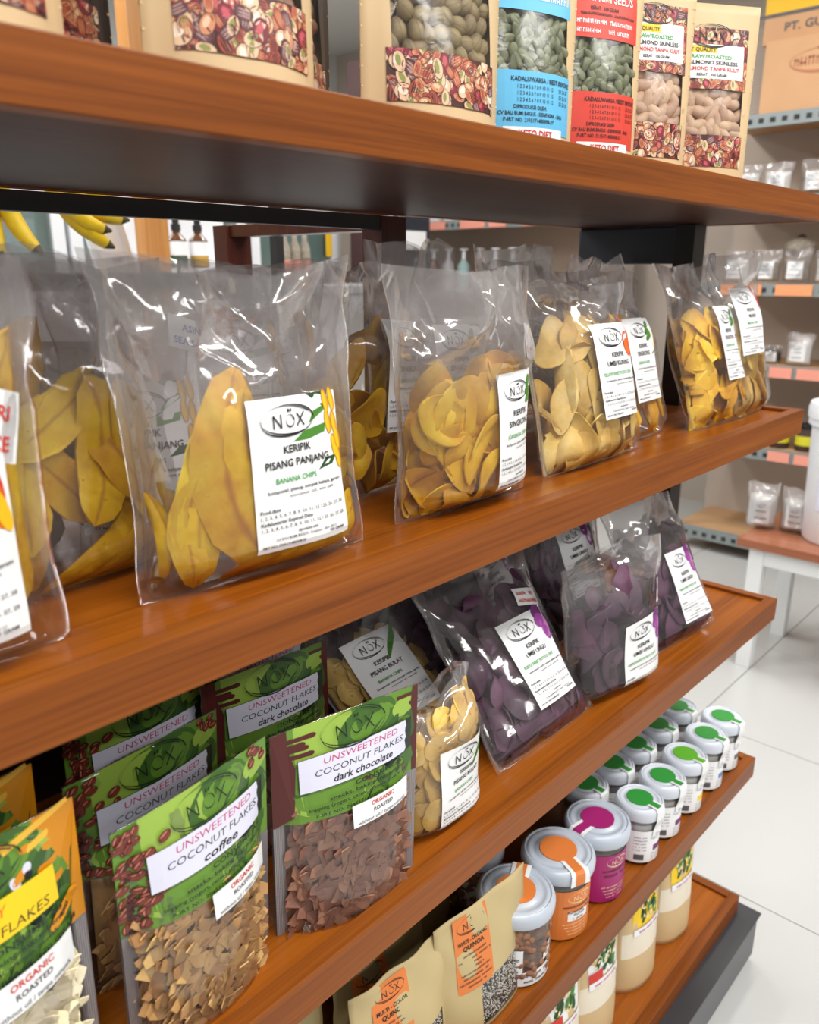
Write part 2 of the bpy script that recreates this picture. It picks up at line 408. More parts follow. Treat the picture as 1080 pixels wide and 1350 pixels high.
def art(P, kind, w, h):
    """picture in the label's upper right corner"""
    r, t = w/2, h/2
    if kind == 'banana':
        P.poly([(r-.36*w, t), (r-.1*w, t), (r-.14*w, t-.12*h)], 'a_dkgreen', 2)
        P.poly([(r-.36*w, t-.2*h), (r-.3*w, t-.12*h), (r-.12*w, t-.08*h), (r-.18*w, t-.13*h)], 'a_green', 2)
        P.poly([(r-.55*w, t-.3*h), (r-.42*w, t-.24*h), (r-.16*w, t-.21*h), (r-.18*w, t-.27*h), (r-.38*w, t-.3*h)], 'a_green', 2)
        P.poly([(r-.3*w, t-.52*h), (r-.2*w, t-.45*h), (r-.06*w, t-.44*h), (r-.12*w, t-.5*h)], 'a_dkgreen', 2)
        for i, (x, z) in enumerate(((-.14, -.07), (-.06, -.06), (-.13, -.21), (-.05, -.22), (-.07, -.38), (-.03, -.46), (-.02, -.33))):
            P.ell(r+x*w, t+z*h, .038*w, .085*h, 'a_gold', 3, .15); P.ell(r+x*w-.008*w, t+z*h, .024*w, .075*h, 'a_yellow', 4, .15)
    elif kind == 'cassava':
        P.poly([(r-.22*w, t), (r, t), (r, t-.42*h), (r-.12*w, t-.46*h)], 'a_brown', 2)
        P.poly([(r-.1*w, t-.14*h), (r, t-.2*h), (r, t-.36*h), (r-.06*w, t-.38*h)], 'a_cream', 3)
        for x, z, a in ((-.24, -.1, .9), (-.28, -.18, .2), (-.2, -.2, -1.0), (-.26, -.25, .4)): P.ell(r+x*w, t+z*h, .09*w, .035*h, 'a_green', 4, a)
    elif kind == 'yam':
        P.ell(r-.07*w, t-.02*h, .03*w, .12*h, 'a_yam2', 2, .2)
        P.ell(r-.14*w, t-.24*h, .16*w, .14*h, 'a_yam2', 2, .4); P.ell(r-.16*w, t-.27*h, .12*w, .09*h, 'a_yam', 3, .2); P.ell(r-.06*w, t-.2*h, .05*w, .1*h, 'ink_orange', 4, -.3)
    elif kind == 'purple':
        P.ell(r-.13*w, t-.06*h, .12*w, .1*h, 'a_purple2', 2, .4); P.ell(r-.15*w, t-.15*h, .12*w, .08*h, 'a_purple', 3, .3)
        P.ell(r-.07*w, t-.24*h, .1*w, .13*h, 'a_lilac', 2, -.2); P.ell(r-.09*w, t-.3*h, .08*w, .1*h, 'a_purple', 2, .3)
    elif kind == 'chili':
        P.ell(r-.08*w, t-.12*h, .04*w, .16*h, 'ink_red', 2, .3); P.ell(r-.03*w, t-.2*h, .03*w, .14*h, 'ink_red', 3, -.2)
    elif kind == 'flame':
        P.ell(r-.16*w, t-.22*h, .12*w, .2*h, 'ink_red', 2, .2); P.ell(r-.12*w, t-.28*h, .08*w, .16*h, 'ink_orange', 3, .3); P.ell(r-.07*w, t-.34*h, .05*w, .12*h, 'a_yellow', 4, .3)
    elif kind == 'leaf':
        for k in range(4): P.ell(r-.05*w-.07*w*k, t-.08*h-.05*h*k, .2*w, .03*h, 'a_green', 3, .9)
MONTHS = '1, 2, 3, 4, 5, 6, 7, 8, 9, 10, 11, 12 / 25, 26, 27, 28'
def chip_label(w, h, l1, l2, en, kind, ncol=6):
    P = Print(); P.rect(-w/2, w/2, -h/2, h/2, 'label', 0, 12, 26)
    art(P, kind, w, h)
    Z = lambda f: h/2-f*h
    P.logo(-.09*w, Z(.155), .29*w, 'ink', 5)
    P.text(l1, -.02*w, Z(.365), .07*h, 'ink', True, wmax=.5*w, layer=5)
    P.text(l2, -.02*w, Z(.455), .07*h, 'ink', True, wmax=.76*w, layer=5)
    P.text(en, -.06*w, Z(.555), .05*h, 'ink_green', True, wmax=.72*w, layer=5)
    P.text('komposisi: pisang, minyak kelapa, garam' if kind == 'banana' else 'komposisi: umbi, minyak kelapa, garam', .04*w, Z(.615), .03*h, 'ink', True, width=.82*w, layer=5)
    P.text('coconut oil, sea salt', .1*w, Z(.655), .028*h, 'ink', False, width=.5*w, layer=5)
    P.text('Prod.date', -.46*w, Z(.735), .032*h, 'ink', True, width=.2*w, layer=5, left=True)
    P.text(MONTHS, -.46*w, Z(.775), .032*h, 'ink', False, width=.9*w, layer=5, left=True)
    P.text('Kadaluwarsa/ Expired Date', -.46*w, Z(.815), .032*h, 'ink', True, width=.52*w, layer=5, left=True)
    P.text(MONTHS, -.46*w, Z(.855), .032*h, 'ink', False, width=.9*w, layer=5, left=True)
    P.text('diproduksi oleh:', 0, Z(.895), .026*h, 'ink', True, wmax=.24*w, layer=5)
    P.text('CV BALI BUMI BAGUS - Denpasar - Bali - 80117', 0, Z(.93), .026*h, 'ink', False, width=.66*w, layer=5)
    P.text('PIRT NO. 7945171480098-28', -.46*w, Z(.97), .026*h, 'ink', True, width=.42*w, layer=5, left=True)
    P.text('100 GRAM', .32*w, Z(.955), .028*h, 'ink', True, width=.18*w, layer=5)
    return P
def sticker(w, h, l1, l2, mat):
    P = Print(); P.rect(-w/2, w/2, -h/2, h/2, 'label', 0, 3, 3)
    for t_, z in ((l1, .08*h), (l2, -.34*h)):
        if t_: P.text(t_, 0, z, .3*h, mat, True, wmax=.86*w, layer=2)
        else: P.scrib(0, z, .3*h, .8*w, mat, 2)
    return P

# ------------------------------------------------------------------ clear bags
def sstep(x, a, b):
    t = np.clip((x-a)/(b-a), 0, 1); return t*t*(3-2*t)
class Bag:
    def __init__(s, w, h, d, seed=0, fill=.55, flop=0., bottom=.12, flare=.07):
        s.flare = flare
        s.w, s.h, s.d, s.fill, s.flop, s.seed, s.bottom = w, h, d, fill, flop, seed, bottom
        rs = np.random.RandomState(seed+11)
        s.ph = rs.rand(8)*6.28
    def prof(s, v):
        p = np.where(v < s.bottom, np.sin(np.clip(v/s.bottom, 0, 1)*math.pi/2), 1.0)
        return p*(1-.9*sstep(v, s.fill, 1.0))
    def wid(s, v): return s.w*(1+s.flare*(v-.5)-.06*s.prof(v)*sstep(v, .05, .3))
    def half(s, x, z):
        v = np.clip(z/s.h, 0, 1.0); q = np.abs(2*x/s.wid(v)); q = np.clip(q/.91, 0, 1)
        return s.d/2*s.prof(v)*np.power(np.clip(1-q**3.2, 0, 1), .7)*(1+.10*np.sin(x/s.w*7+s.ph[0])*np.sin(v*6+s.ph[1]))
    def mid(s, x, z):
        v = z/s.h
        return s.flop*s.h*np.clip(v-.55, 0, 2)**2*2.2 + .006*np.sin(x/s.w*5+s.ph[2])*sstep(v, .5, 1.0)
    def front(s, x, z): return s.mid(x, z)-s.half(x, z)
    def back(s, x, z): return s.mid(x, z)+s.half(x, z)

def build_film(b, parent, mat='film', nu=44, nv=52, lab=None, top=None, amp=1.0):
    rs = np.random.RandomState(b.seed+5)
    U, V = np.meshgrid(np.linspace(-1, 1, nu+1), np.linspace(0, 1, nv+1))
    def creases(n, lo=.35):
        c = np.zeros_like(U)
        for _ in range(n):
            p = np.array([rs.uniform(-.95, .95), rs.uniform(lo, 1.05)]); a = rs.choice((1, -1))*rs.uniform(.35, 1.45); L = rs.uniform(.3, .9)
            q = p+np.array([math.cos(a)*L*1.4, -abs(math.sin(a))*L*.8])
            d = q-p; t = np.clip(((U-p[0])*d[0]+(V-p[1])*d[1])/(d@d), 0, 1)
            dist = np.hypot(U-p[0]-t*d[0], (V-p[1]-t*d[1])*1.3)
            c += rs.choice((-1, 1))*rs.uniform(.4, 1)*np.exp(-(dist/rs.uniform(.02, .05))**1.3)*(1-.8*t)
        return c
    def folds(n, lo=.4):
        c = np.zeros_like(U)
        for _ in range(n):
            p = np.array([rs.uniform(-.8, .8), rs.uniform(lo, 1.0)]); a = rs.uniform(0, math.pi)
            dn = (U-p[0])*math.sin(a)+(V-p[1])*1.6*math.cos(a); al = (U-p[0])*math.cos(a)-(V-p[1])*1.6*math.sin(a)
            wd = rs.uniform(.25, .5); f_ = np.clip(wd-np.sqrt(dn**2+.0006), 0, 1)*np.exp(-(al/rs.uniform(.4, .9))**4)
            c += rs.choice((-1, 1))*rs.uniform(.5, 1)*f_
        return c
    if top is None: top = rs.uniform(-.05, .03, 6)
    top = np.asarray(top, float); xs = np.linspace(-1, 1, len(top))
    tz = np.interp(U, xs, top)*sstep(V, .55, 1.0)
    wv = b.wid(V)*np.where(V > .6, 1+.02*np.sin(V*20+b.ph[3]), 1)
    X = U*wv/2; Z = (V+tz)*b.h
    Z = np.maximum(Z, 0.0)
    Zc = np.clip(V*b.h, 0, b.h)
    sides = []
    shared = folds(7)*.034*sstep(V, b.fill*.75, .92)*amp + .006*np.sin(U*3+b.ph[5])*sstep(V, .6, 1)*amp
    for sgn in (-1, 1):
        y = b.front(X, Zc) if sgn < 0 else b.back(X, Zc)
        edge = np.clip((1-np.abs(U))*6, 0, 1)*np.clip(V*14, 0, 1)
        k = (creases(16)*(.0012+.0024*sstep(V, b.fill*.7, .95)) + folds(8, .1)*(.006+.022*sstep(V, b.fill*.7, .95)))*amp
        small = (np.sin(U*23+V*9+b.ph[4]*3)*np.sin(V*31-U*7+b.ph[6])+np.sin(U*11-V*37+b.ph[7]))*.0002
        if sgn < 0 and lab:
            lx, lz, lw, lh = lab
            m = np.clip(np.maximum(np.abs(X-lx)/(lw/2)-1, np.abs(Z-lz)/(lh/2)-1)*5, 0, 1)
            y = y+(k+small)*edge*m+shared*m
        else: y = y+(k+small)*edge+shared
        sides.append(np.stack([X, y, Z], -1).reshape(-1, 3))
    n = (nu+1)*(nv+1); f = []
    for j in range(nv):
        for i in range(nu):
            a = j*(nu+1)+i; f.append((a, a+1, a+nu+2, a+nu+1)); f.append((n+a+1, n+a, n+a+nu+1, n+a+nu+2))
    for j in range(nv):
        a, c = j*(nu+1), j*(nu+1)+nu
        f.append((n+a, a, a+nu+1, n+a+nu+1)); f.append((c, n+c, n+c+nu+1, c+nu+1))
    for i in range(nu): f.append((n+i, n+i+1, i+1, i))
    o = raw('bag_film', np.concatenate(sides), f, mat, None, parent, True)
    lo = sstep(V, b.fill*.75, min(1, b.fill+.2)).ravel()
    at = o.data.attributes.new('loose', 'FLOAT', 'POINT'); at.data.foreach_set('value', np.concatenate([lo, lo]).astype(np.float32))
    return o

def solid_grid(P, th):
    """closed thin slab from an (a,b,3) grid, with UVs"""
    a, b = P.shape[:2]
    du = np.gradient(P, axis=0); dv = np.gradient(P, axis=1); N = np.cross(du, dv); N /= np.linalg.norm(N, axis=-1, keepdims=True)+1e-12
    V = np.concatenate([(P+N*th/2).reshape(-1, 3), (P-N*th/2).reshape(-1, 3)]); n = a*b; f = []
    idx = lambda i, j: i*b+j
    for i in range(a-1):
        for j in range(b-1):
            q = (idx(i, j), idx(i+1, j), idx(i+1, j+1), idx(i, j+1)); f.append(q); f.append(tuple(n+k for k in q[::-1]))
    rim = [idx(i, 0) for i in range(a)]+[idx(a-1, j) for j in range(1, b)]+[idx(i, b-1) for i in range(a-2, -1, -1)]+[idx(0, j) for j in range(b-2, 0, -1)]
    R = len(rim); dup = rim+[n+k for k in rim]; base = 2*n
    for k in range(R): q = (k+1) % R; f.append((base+q, base+k, base+R+k, base+R+q))
    uu, vv = np.meshgrid(np.linspace(0, 1, a), np.linspace(0, 1, b), indexing='ij'); uv = np.stack([uu, vv], -1).reshape(-1, 2)
    uv = np.concatenate([uv, uv])
    return np.concatenate([V, V[dup]]), f, np.concatenate([uv, uv[dup]]), (n, dup)
def strip_chip(rs, L, W, curve=.5, nl=11, nw=5, th=.0022):
    """long slice: in-plane curved, cupped, tapering to rounded ends; lies in xz, faces -y"""
    s = np.linspace(-1, 1, nl); t = np.linspace(-1, 1, nw)
    ang = curve*s; c = np.cumsum(np.stack([np.sin(ang), np.cos(ang)], 1), 0)*(L/nl); c -= c.mean(0)
    nx = np.stack([np.cos(ang), -np.sin(ang)], 1)
    wd = W/2*np.power(np.clip(1-np.abs(s)**3.2, 0.03, 1), .6)*(1+rs.uniform(-.08, .08, nl))
    P = np.zeros((nl, nw, 3)); bend = rs.uniform(-.02, .02); tw = rs.uniform(-.6, .6); cup = rs.uniform(-.005, .006)
    for i in range(nl):
        for j in range(nw):
            q = c[i]+nx[i]*wd[i]*t[j]
            P[i, j] = (q[0], bend*s[i]**2+cup*t[j]**2+tw*wd[i]*t[j]*s[i]+rs.uniform(-.0006, .0006), q[1])
    return solid_grid(P, th)
def oval_chip(rs, a, b, curl, saddle, n=8, th=.0016):
    g = np.linspace(-1, 1, n); gx, gy = np.meshgrid(g, g, indexing='ij')
    dx = gx*np.sqrt(1-gy**2/2); dy = gy*np.sqrt(1-gx**2/2)
    k = 1+.06*np.sin(3*np.arctan2(dy, dx)+rs.rand()*6)
    y = curl*dx**2+saddle*dy**2+rs.uniform(-.002, .002)*dx*dy*2+.0012*np.sin(dx*4+rs.rand()*6)*np.sin(dy*4)
    return solid_grid(np.stack([dx*a*k, y, dy*b*k], -1), th)
def rotm(yaw, pitch, roll):
    return np.array((Matrix.Rotation(yaw, 3, 'Z') @ Matrix.Rotation(pitch, 3, 'X') @ Matrix.Rotation(roll, 3, 'Y')))
def put_chip(name, bag, chip, rot, pos, mat, parent, gap=.0014):
    V, f, uv, (n, dup) = chip
    Q = V @ rot.T+np.array(pos)
    Q[:, 2] = np.clip(Q[:, 2], .0015, bag.h*.97)
    lim = bag.wid(Q[:, 2]/bag.h)*.44
    Q[:, 0] = np.clip(Q[:, 0], -lim, lim)
    fr = bag.front(Q[:, 0], Q[:, 2])+gap; bk = bag.back(Q[:, 0], Q[:, 2])-gap
    inner = np.minimum(Q[:, 1], np.maximum(bk, fr)); y = np.maximum(inner, fr)
    # keep a little thickness where both faces were pressed onto the film
    d = y[:n]-y[n:2*n]; flat = np.abs(d) < .0008
    y[n:2*n] = np.where(flat, np.maximum(y[n:2*n], y[:n])+.0012, y[n:2*n])
    Q[:, 1] = y; Q[2*n:] = Q[dup]
    return raw(name, Q, f, mat, None, parent, True, uv)

def fill_bag(bag, parent, kind, n, seed, zmax=None):
    rs = np.random.RandomState(seed); zmax = zmax or bag.fill*bag.h*1.08
    name = {'strip': 'banana_chip', 'cassava': 'cassava_chip', 'pale': 'root_chip', 'purple': 'purple_chip', 'coin': 'banana_coin'}[kind]
    mat = {'strip': 'banana', 'cassava': 'cassava', 'pale': 'pale_chip', 'purple': 'purple', 'coin': 'coin'}[kind]
    for i in range(n):
        layer = 0 if i < n*.62 else 1
        x = rs.uniform(-.40, .40)*bag.w; z = rs.uniform(.06, 1.0)*zmax
        if kind == 'strip':
            L = rs.uniform(.09, .15); z = np.clip(z, .035, max(.05, zmax-L*.35)); c = strip_chip(rs, L, rs.uniform(.028, .042), rs.uniform(-.5, .5)); rot = rotm(rs.uniform(-.7, .7), rs.uniform(-.35, .35), rs.uniform(-.75, .75))
        elif kind == 'coin':
            c = oval_chip(rs, rs.uniform(0.014, .018), rs.uniform(.015, .020), rs.uniform(-.0015, .002), rs.uniform(-.0015, .0015), 8, .0026); rot = rotm(rs.uniform(-.3, .3), rs.uniform(-.35, .35), rs.uniform(-1.5, 1.5))
        else:
            a, b_ = (rs.uniform(.017, .025), rs.uniform(.026, .038)) if kind == 'cassava' else (rs.uniform(.02, .03), rs.uniform(.028, .044)) if kind == 'pale' else (rs.uniform(.016, .026), rs.uniform(.022, .036))
            c = oval_chip(rs, a, b_, rs.choice((-1, 1))*rs.uniform(.008, .026), rs.uniform(-.012, .014), 8); rot = rotm(rs.uniform(-1.25, 1.25), rs.uniform(-.7, .7), rs.uniform(-1.0, 1.0))
        dep = (rs.uniform(.003, .014) if kind == 'coin' else rs.uniform(.004, .018))+layer*rs.uniform(.010, .03)
        y = bag.front(np.array([x]), np.array([z]))[0]+dep
        put_chip(name, bag, c, rot, (x, y, z), mat, parent, .0012+.0013*((i*7) % 9))

S1, S2, S3, S4, S5 = 1.4855, 1.1545, .8138, .485, .148

def clear_bag(label, X, Y, z0, yaw, lean, w, h, d, kind, n, seed, lab=None, stick=None, fill=.55, flop=0, top=None, group=None, roll=0, mat='film', manual=None, amp=1.0, nu=44, nv=52):
    t = thing('chip_bag', label, 'chip bag', (X, Y, z0), yaw, group, lean, roll)
    b = Bag(w, h, d, seed, fill, flop)
    lb = None
    if lab:
        l1, l2, en, art_, lx, lz, lw, lh, lr = lab
        lb = (lx, lz, lw, lh)
        chip_label(lw, lh, l1, l2, en, art_).bake('label', label_map(b.front, lx, lz, R_(lr)), t)
    if stick:
        a1, a2, m_, sx, sz, sw, sh, sr = stick
        sticker(sw, sh, a1, a2, m_).bake('flavour_sticker', label_map(b.front, sx, sz, R_(sr)), t, .0002)
    build_film(b, t, mat, nu, nv, lb, top, amp)
    if manual: manual(b, t)
    if n: fill_bag(b, t, kind, n, seed+100)
    return t

# ------------------------------------------------------------------ stand-up pouches
class Pouch:
    def __init__(s, w, h, d, curl=0., flange=.9, topx=.0):
        s.w, s.h, s.d, s.curl, s.flange, s.topx = w, h, d, curl, flange, topx
    def half(s, x, z):
        v = np.clip(z/s.h, 0, 1); q = np.clip(np.abs(2*x/s.w)/s.flange, 0, 1)
        return s.d/2*(1-v**1.7)*np.power(np.clip(1-q**2.2, 0, 1), .7)+.0006
    def mid(s, x, z):
        v = z/s.h; return s.curl*s.w*(2*x/s.w)**2*np.clip(v, 0, 1)**1.5
    def front(s, x, z): return s.mid(x, z)-s.half(x, z)
    def back(s, x, z): return s.mid(x, z)+s.half(x, z)
    def wid(s, v): return s.w+0*np.asarray(v)
def pouch_body(p, parent, mat, window=None, wmat='film_window', name='pouch_body', nu=22, nv=20, wr=.0006, seed=0, topcut=None):
    """body with an optional clear window (x0,x1,z0,z1) as a part of its own"""
    us = list(np.linspace(-p.w/2, p.w/2, nu+1)); vs = list(np.linspace(0, p.h, nv+1))
    if window:
        for k in window[:2]: us[int(np.argmin([abs(u-k) for u in us]))] = k
        for k in window[2:]: vs[int(np.argmin([abs(v-k) for v in vs]))] = k
    U, V = np.meshgrid(us, vs); n = (nu+1)*(nv+1)
    rs = np.random.RandomState(seed); a = rs.rand(6)*6
    wr_ = wr*np.sin(U/p.w*15+a[0]+V/p.h*4)*np.sin(V/p.h*11+a[1])*(.3+V/p.h)
    fr = np.stack([U, p.front(U, V)+wr_, V], -1).reshape(-1, 3); bk = np.stack([U, p.back(U, V)+wr_, V], -1).reshape(-1, 3)
    f = []; fw = []
    for j in range(nv):
        for i in range(nu):
            q = j*(nu+1)+i; fc = (q, q+1, q+nu+2, q+nu+1)
            um, vm = (us[i]+us[i+1])/2, (vs[j]+vs[j+1])/2
            (fw if window and window[0] < um < window[1] and window[2] < vm < window[3] else f).append(fc)
            f.append((n+q+1, n+q, n+q+nu+1, n+q+nu+2))
        q, c = j*(nu+1), j*(nu+1)+nu; f.append((n+q, q, q+nu+1, n+q+nu+1)); f.append((c, n+c, n+c+nu+1, c+nu+1))
    for i in range(nu): f.append((n+i, n+i+1, i+1, i)); k = nv*(nu+1)+i; f.append((k, k+1, n+k+1, n+k))
    o = raw(name, np.concatenate([fr, bk]), f, mat, None, parent, True)
    if window: raw('window', fr, fw, wmat, None, parent, True)
    return o
_SH = {}
def ellipsoid(key, rx, ry, rz, mat, taper=0, n=9, m=7):
    if key not in _SH:
        V = []; Fc = []; UV = []
        for j in range(m+1):
            t = math.pi*j/m
            for i in range(n):
                a = 2*math.pi*i/n; r = math.sin(t); k = 1-taper*math.cos(t)
                V.append((rx*r*math.cos(a)*k, ry*r*math.sin(a)*k, rz*math.cos(t))); UV.append((j/m, .5+.5*math.cos(a)))
        for j in range(m):
            for i in range(n): Fc.append((j*n+i, (j+1)*n+i, (j+1)*n+(i+1) % n, j*n+(i+1) % n))
        o = raw('x', V, Fc, mat, None, None, True, UV); _SH[key] = o.data; bpy.data.objects.remove(o)
    return _SH[key]
def flake_mesh(key, mat, rs, L, W, curl):
    s = np.linspace(-1, 1, 5); P = np.zeros((5, 2, 3))
    for i in range(5):
        for j in (0, 1):
            P[i, j] = (W*(j-.5)*(1-.35*s[i]**2)+rs.uniform(-.001, .001)+.003*s[i]**2, curl*s[i]**2+rs.uniform(-.0006, .0006), L/2*s[i])
    V, f, uv, _ = solid_grid(P, .0011)
    o = raw('x', V, f, mat, None, None, False, uv); d = o.data; bpy.data.objects.remove(o); d.name = key; return d
def fill_grid(p, parent, name, meshes, region, step, seed, depth=.004, layers=2, jit=.4, limit=300, orient=None, off=.001):
    rs = np.random.RandomState(seed); x0, x1, z0, z1 = region; k = 0
    for L in range(layers):
        st = step*(1+.25*L)
        for z in np.arange(z0, z1, st):
            for x in np.arange(x0+(st/2 if int((z-z0)/st) % 2 else 0), x1, st):
                if k >= limit: return
                xx = x+rs.uniform(-jit, jit)*st; zz = max(.004, z+rs.uniform(-jit, jit)*st)
                lim = p.w*(.395 if 'flake' in name else .44)
                if abs(xx) > lim: continue
                y = p.front(np.array([xx]), np.array([zz]))[0]+depth*(.5 if 'flake' in name else 1)+off+L*depth*1.6
                if y > p.mid(xx, zz)+depth*2: y = p.mid(xx, zz)
                if orient: e = orient(rs)
                else: e = (rs.uniform(-.26, .26), rs.uniform(-.3, .3), rs.uniform(-3.1, 3.1))
                m = Matrix.Translation((xx, y, zz)) @ Matrix.Rotation(e[2], 4, 'Y') @ Matrix.Rotation(e[0], 4, 'X') @ Matrix.Rotation(e[1], 4, 'Z')
                inst(name, meshes[rs.randint(len(meshes))], parent, m); k += 1
    # a dark core so that the pouch reads as full
def core(p, parent, mat, z1, name='filling', inset=.012, shrink=.8, z0=.002):
    us = np.linspace(-p.w/2*shrink, p.w/2*shrink, 9); vs = np.linspace(z0, z1, 8)
    U, V = np.meshgrid(us, vs); md = p.mid(U, V)
    e = np.maximum(p.half(U, V)-inset, .0004)
    n = U.size; fr = np.stack([U, md-e, V], -1).reshape(-1, 3); bk = np.stack([U, md+e, V], -1).reshape(-1, 3); f = []
    for j in range(7):
        for i in range(8):
            q = j*9+i; f.append((q, q+1, q+10, q+9)); f.append((n+q+1, n+q, n+q+9, n+q+10))
        q = j*9; f.append((n+q, q, q+9, n+q+9)); q += 8; f.append((q, n+q, n+q+9, q+9))
    for i in range(8): f.append((n+i, n+i+1, i+1, i)); k = 63+i; f.append((k, k+1, n+k+1, n+k))
    return prop(raw(name, np.concatenate([fr, bk]), f, mat, None, parent, True), kind='stuff')

def bean(P, x, z, r, rot, layer=3):
    P.ell(x, z, r, r*.68, 'bean_dark', layer, rot, 12); P.ell(x, z, r*.92, r*.6, 'bean', layer+1, rot, 12)
    P.ell(x-math.sin(rot)*r*.26, z+math.cos(rot)*r*.26, r*.6, r*.16, 'bean_light', layer+2, rot, 10)
    c, s = math.cos(rot), math.sin(rot)
    P.line([(x-c*r*.85, z-s*r*.85), (x-s*r*.1, z+c*r*.1), (x+c*r*.85, z+s*r*.85)], r*.14, 'bean_dark', layer+3)
def collage(P, x0, x1, z0, z1, seed, layer=1, n=None):
    """printed picture of mixed nuts"""
    rs = np.random.RandomState(seed); P.rect(x0, x1, z0, z1, 'n_dark', layer, 12, 5); u = .0062
    n = n or int((x1-x0)*(z1-z0)/(u*u)*1.5)
    def E(x, z, a, b, m, l, r):
        c, q = math.cos(r), math.sin(r); pts = []
        for k in range(12):
            p, t = math.cos(math.pi*k/6)*a, math.sin(math.pi*k/6)*b
            pts.append((min(max(x+p*c-t*q, x0), x1), min(max(z+p*q+t*c, z0), z1)))
        P.poly(pts, m, l)
    for k in range(n):
        x, z, r = rs.uniform(x0, x1), rs.uniform(z0, z1), rs.uniform(0, 3.1); l = layer+.3+k*.012; t = rs.randint(8); a = u*rs.uniform(.8, 1.25)
        c1, c2, asp = (('n_red', 'n_tan', .58), ('n_red', 'n_dark', .62), ('n_tan', 'n_cream', .62), ('n_cream', 'n_white', .85), ('n_wine', 'n_pink', .8), ('n_plum', 'n_grey', .66), ('n_tan', 'n_red', .5), ('n_cream', 'n_olive', .6))[t]
        E(x, z, a*1.08, a*asp*1.12, 'n_dark', l, r); E(x, z, a, a*asp, c1, l+.003, r)
        if t in (0, 1, 5, 6):
            for o in (-.45, 0, .45): E(x-math.sin(r)*a*asp*o, z+math.cos(r)*a*asp*o, a*.72, a*.09, c2, l+.006, r)
        else: E(x-a*.1, z+a*.14, a*.55, a*asp*.45, c2, l+.006, r)
def header_print(w, h, flavour, seed):
    """printed upper panel of the coconut pouches; origin at its centre"""
    rs = np.random.RandomState(seed); P = Print()
    P.rect(-w/2, w/2, -h/2, h/2, 'p_green', 0, 14, 12)
    P.rect(-w*.36, w*.02, h*.14, h/2, 'p_lime', 1, 6, 4)
    P.ell(-w*.1, -h*.26, w*.3, h*.2, 'p_lime', 1, .1); P.ell(-w*.12, -h*.24, w*.26, h*.17, 'p_green', 2, .1)
    P.ell(w*.12, h*.3, w*.22, h*.2, 'p_mid', 2, .3); P.ell(w*.3, h*.06, w*.2, h*.26, 'p_dark', 2, .2)
    P.ell(w*.14, h*.3, w*.15, h*.14, 'p_green', 3, .3)
    P.ell(w*.26, -h*.1, w*.2, h*.26, 'p_dark', 2, -.3); P.ell(w*.32, -h*.3, w*.16, h*.18, 'p_mid', 3, .2); P.ell(w*.3, -h*.12, w*.1, h*.1, 'p_deep', 3, .6)
    P.ell(w*.4, h*.32, w*.1, h*.1, 'p_lime', 3, .2); P.ell(w*.42, h*.08, w*.07, h*.12, 'p_green', 3)
    P.poly([(w*.05, -h*.5), (w*.18, -h*.24), (w*.24, -h*.5)], 'p_deep', 3)
    if flavour == 'coffee':
        for k in range(58):
            z = rs.uniform(-.5, .46); x = -.5+abs(rs.normal(0, .085))*(1.25-z*.7)+.01
            if x > -.16: continue
            bean(P, x*w, z*h, w*.034, rs.uniform(-.2, 1.6), 4+4*(k % 6))
        for k in range(9): bean(P, w*rs.uniform(.36, .48), h*rs.uniform(.34, .48), w*.03, rs.uniform(0, 1.5), 4+4*(k % 5))
        bean(P, -.24*w, .27*h, w*.04, .5, 30); bean(P, -.33*w, .2*h, w*.036, .7, 30)
    elif flavour == 'choc':
        P.poly([(-w/2, -h/2), (-w*.38, -h*.42), (-w*.36, h*.1), (-w*.4, h*.3), (-w*.4, h/2), (-w/2, h/2)], 'p_maroon', 5)
        for z, l in ((.36, .17), (.26, .12), (.3, .1), (.19, .15)): P.rect(-w*.42, (-.42+l)*w, z*h, (z+.045)*h, 'p_maroon', 5, 2, 1); P.ell((-.42+l)*w, (z+.0225)*h, .03*w, .026*h, 'p_maroon', 5)
        P.poly([(w*.46, h/2), (w*.44, h*.2), (w*.465, -h*.5), (w/2, -h/2), (w/2, h/2)], 'p_maroon', 5)
        for z, l in ((.4, .12), (.3, .08)): P.rect((.46-l)*w, w*.47, z*h, (z+.04)*h, 'p_maroon', 5, 2, 1)
        P.poly([(-w*.45, -h*.16), (-w*.38, -h*.22), (-w*.3, -h*.2), (-w*.26, -h*.12)], 'p_mid', 7)
    else:
        P.poly([(w*.3, h/2), (w*.36, h*.3), (w*.4, h*.08), (w*.44, -h*.2), (w*.42, -h*.5), (w/2, -h/2), (w/2, h/2)], 'honey', 5)
        for z, l in ((.42, .3), (.33, .2), (.26, .1), (.12, .14), (-.02, .08)): P.rect((.46-l)*w, .48*w, z*h, (z+.05)*h, 'honey_light' if l > .15 else 'honey', 6, 3, 1, .25); P.ell((.46-l)*w, (z+.0)*h, .03*w, .03*h, 'honey', 6)
        P.ell(-.1*w, .25*h, .3*w, .28*h, 'p_mid', 3, .2); P.ell(.1*w, .1*h, .3*w, .3*h, 'p_dark', 3, .3); P.ell(0, -.3*h, .3*w, .2*h, 'p_mid', 4, .1)
        P.ell(.22*w, .17*h, .05*w, .032*h, 'honey', 8, .6); P.ell(.19*w, .14*h, .022*w, .05*h, 'lav', 8, .4); P.ell(.25*w, .2*h, .02*w, .04*h, 'lav', 8, -.3); P.ell(.25*w, .15*h, .02*w, .028*h, 'ink', 9)
    P.logo(w*.02, h*.335, w*.22, 'p_deep', 40, w*.009, .5)
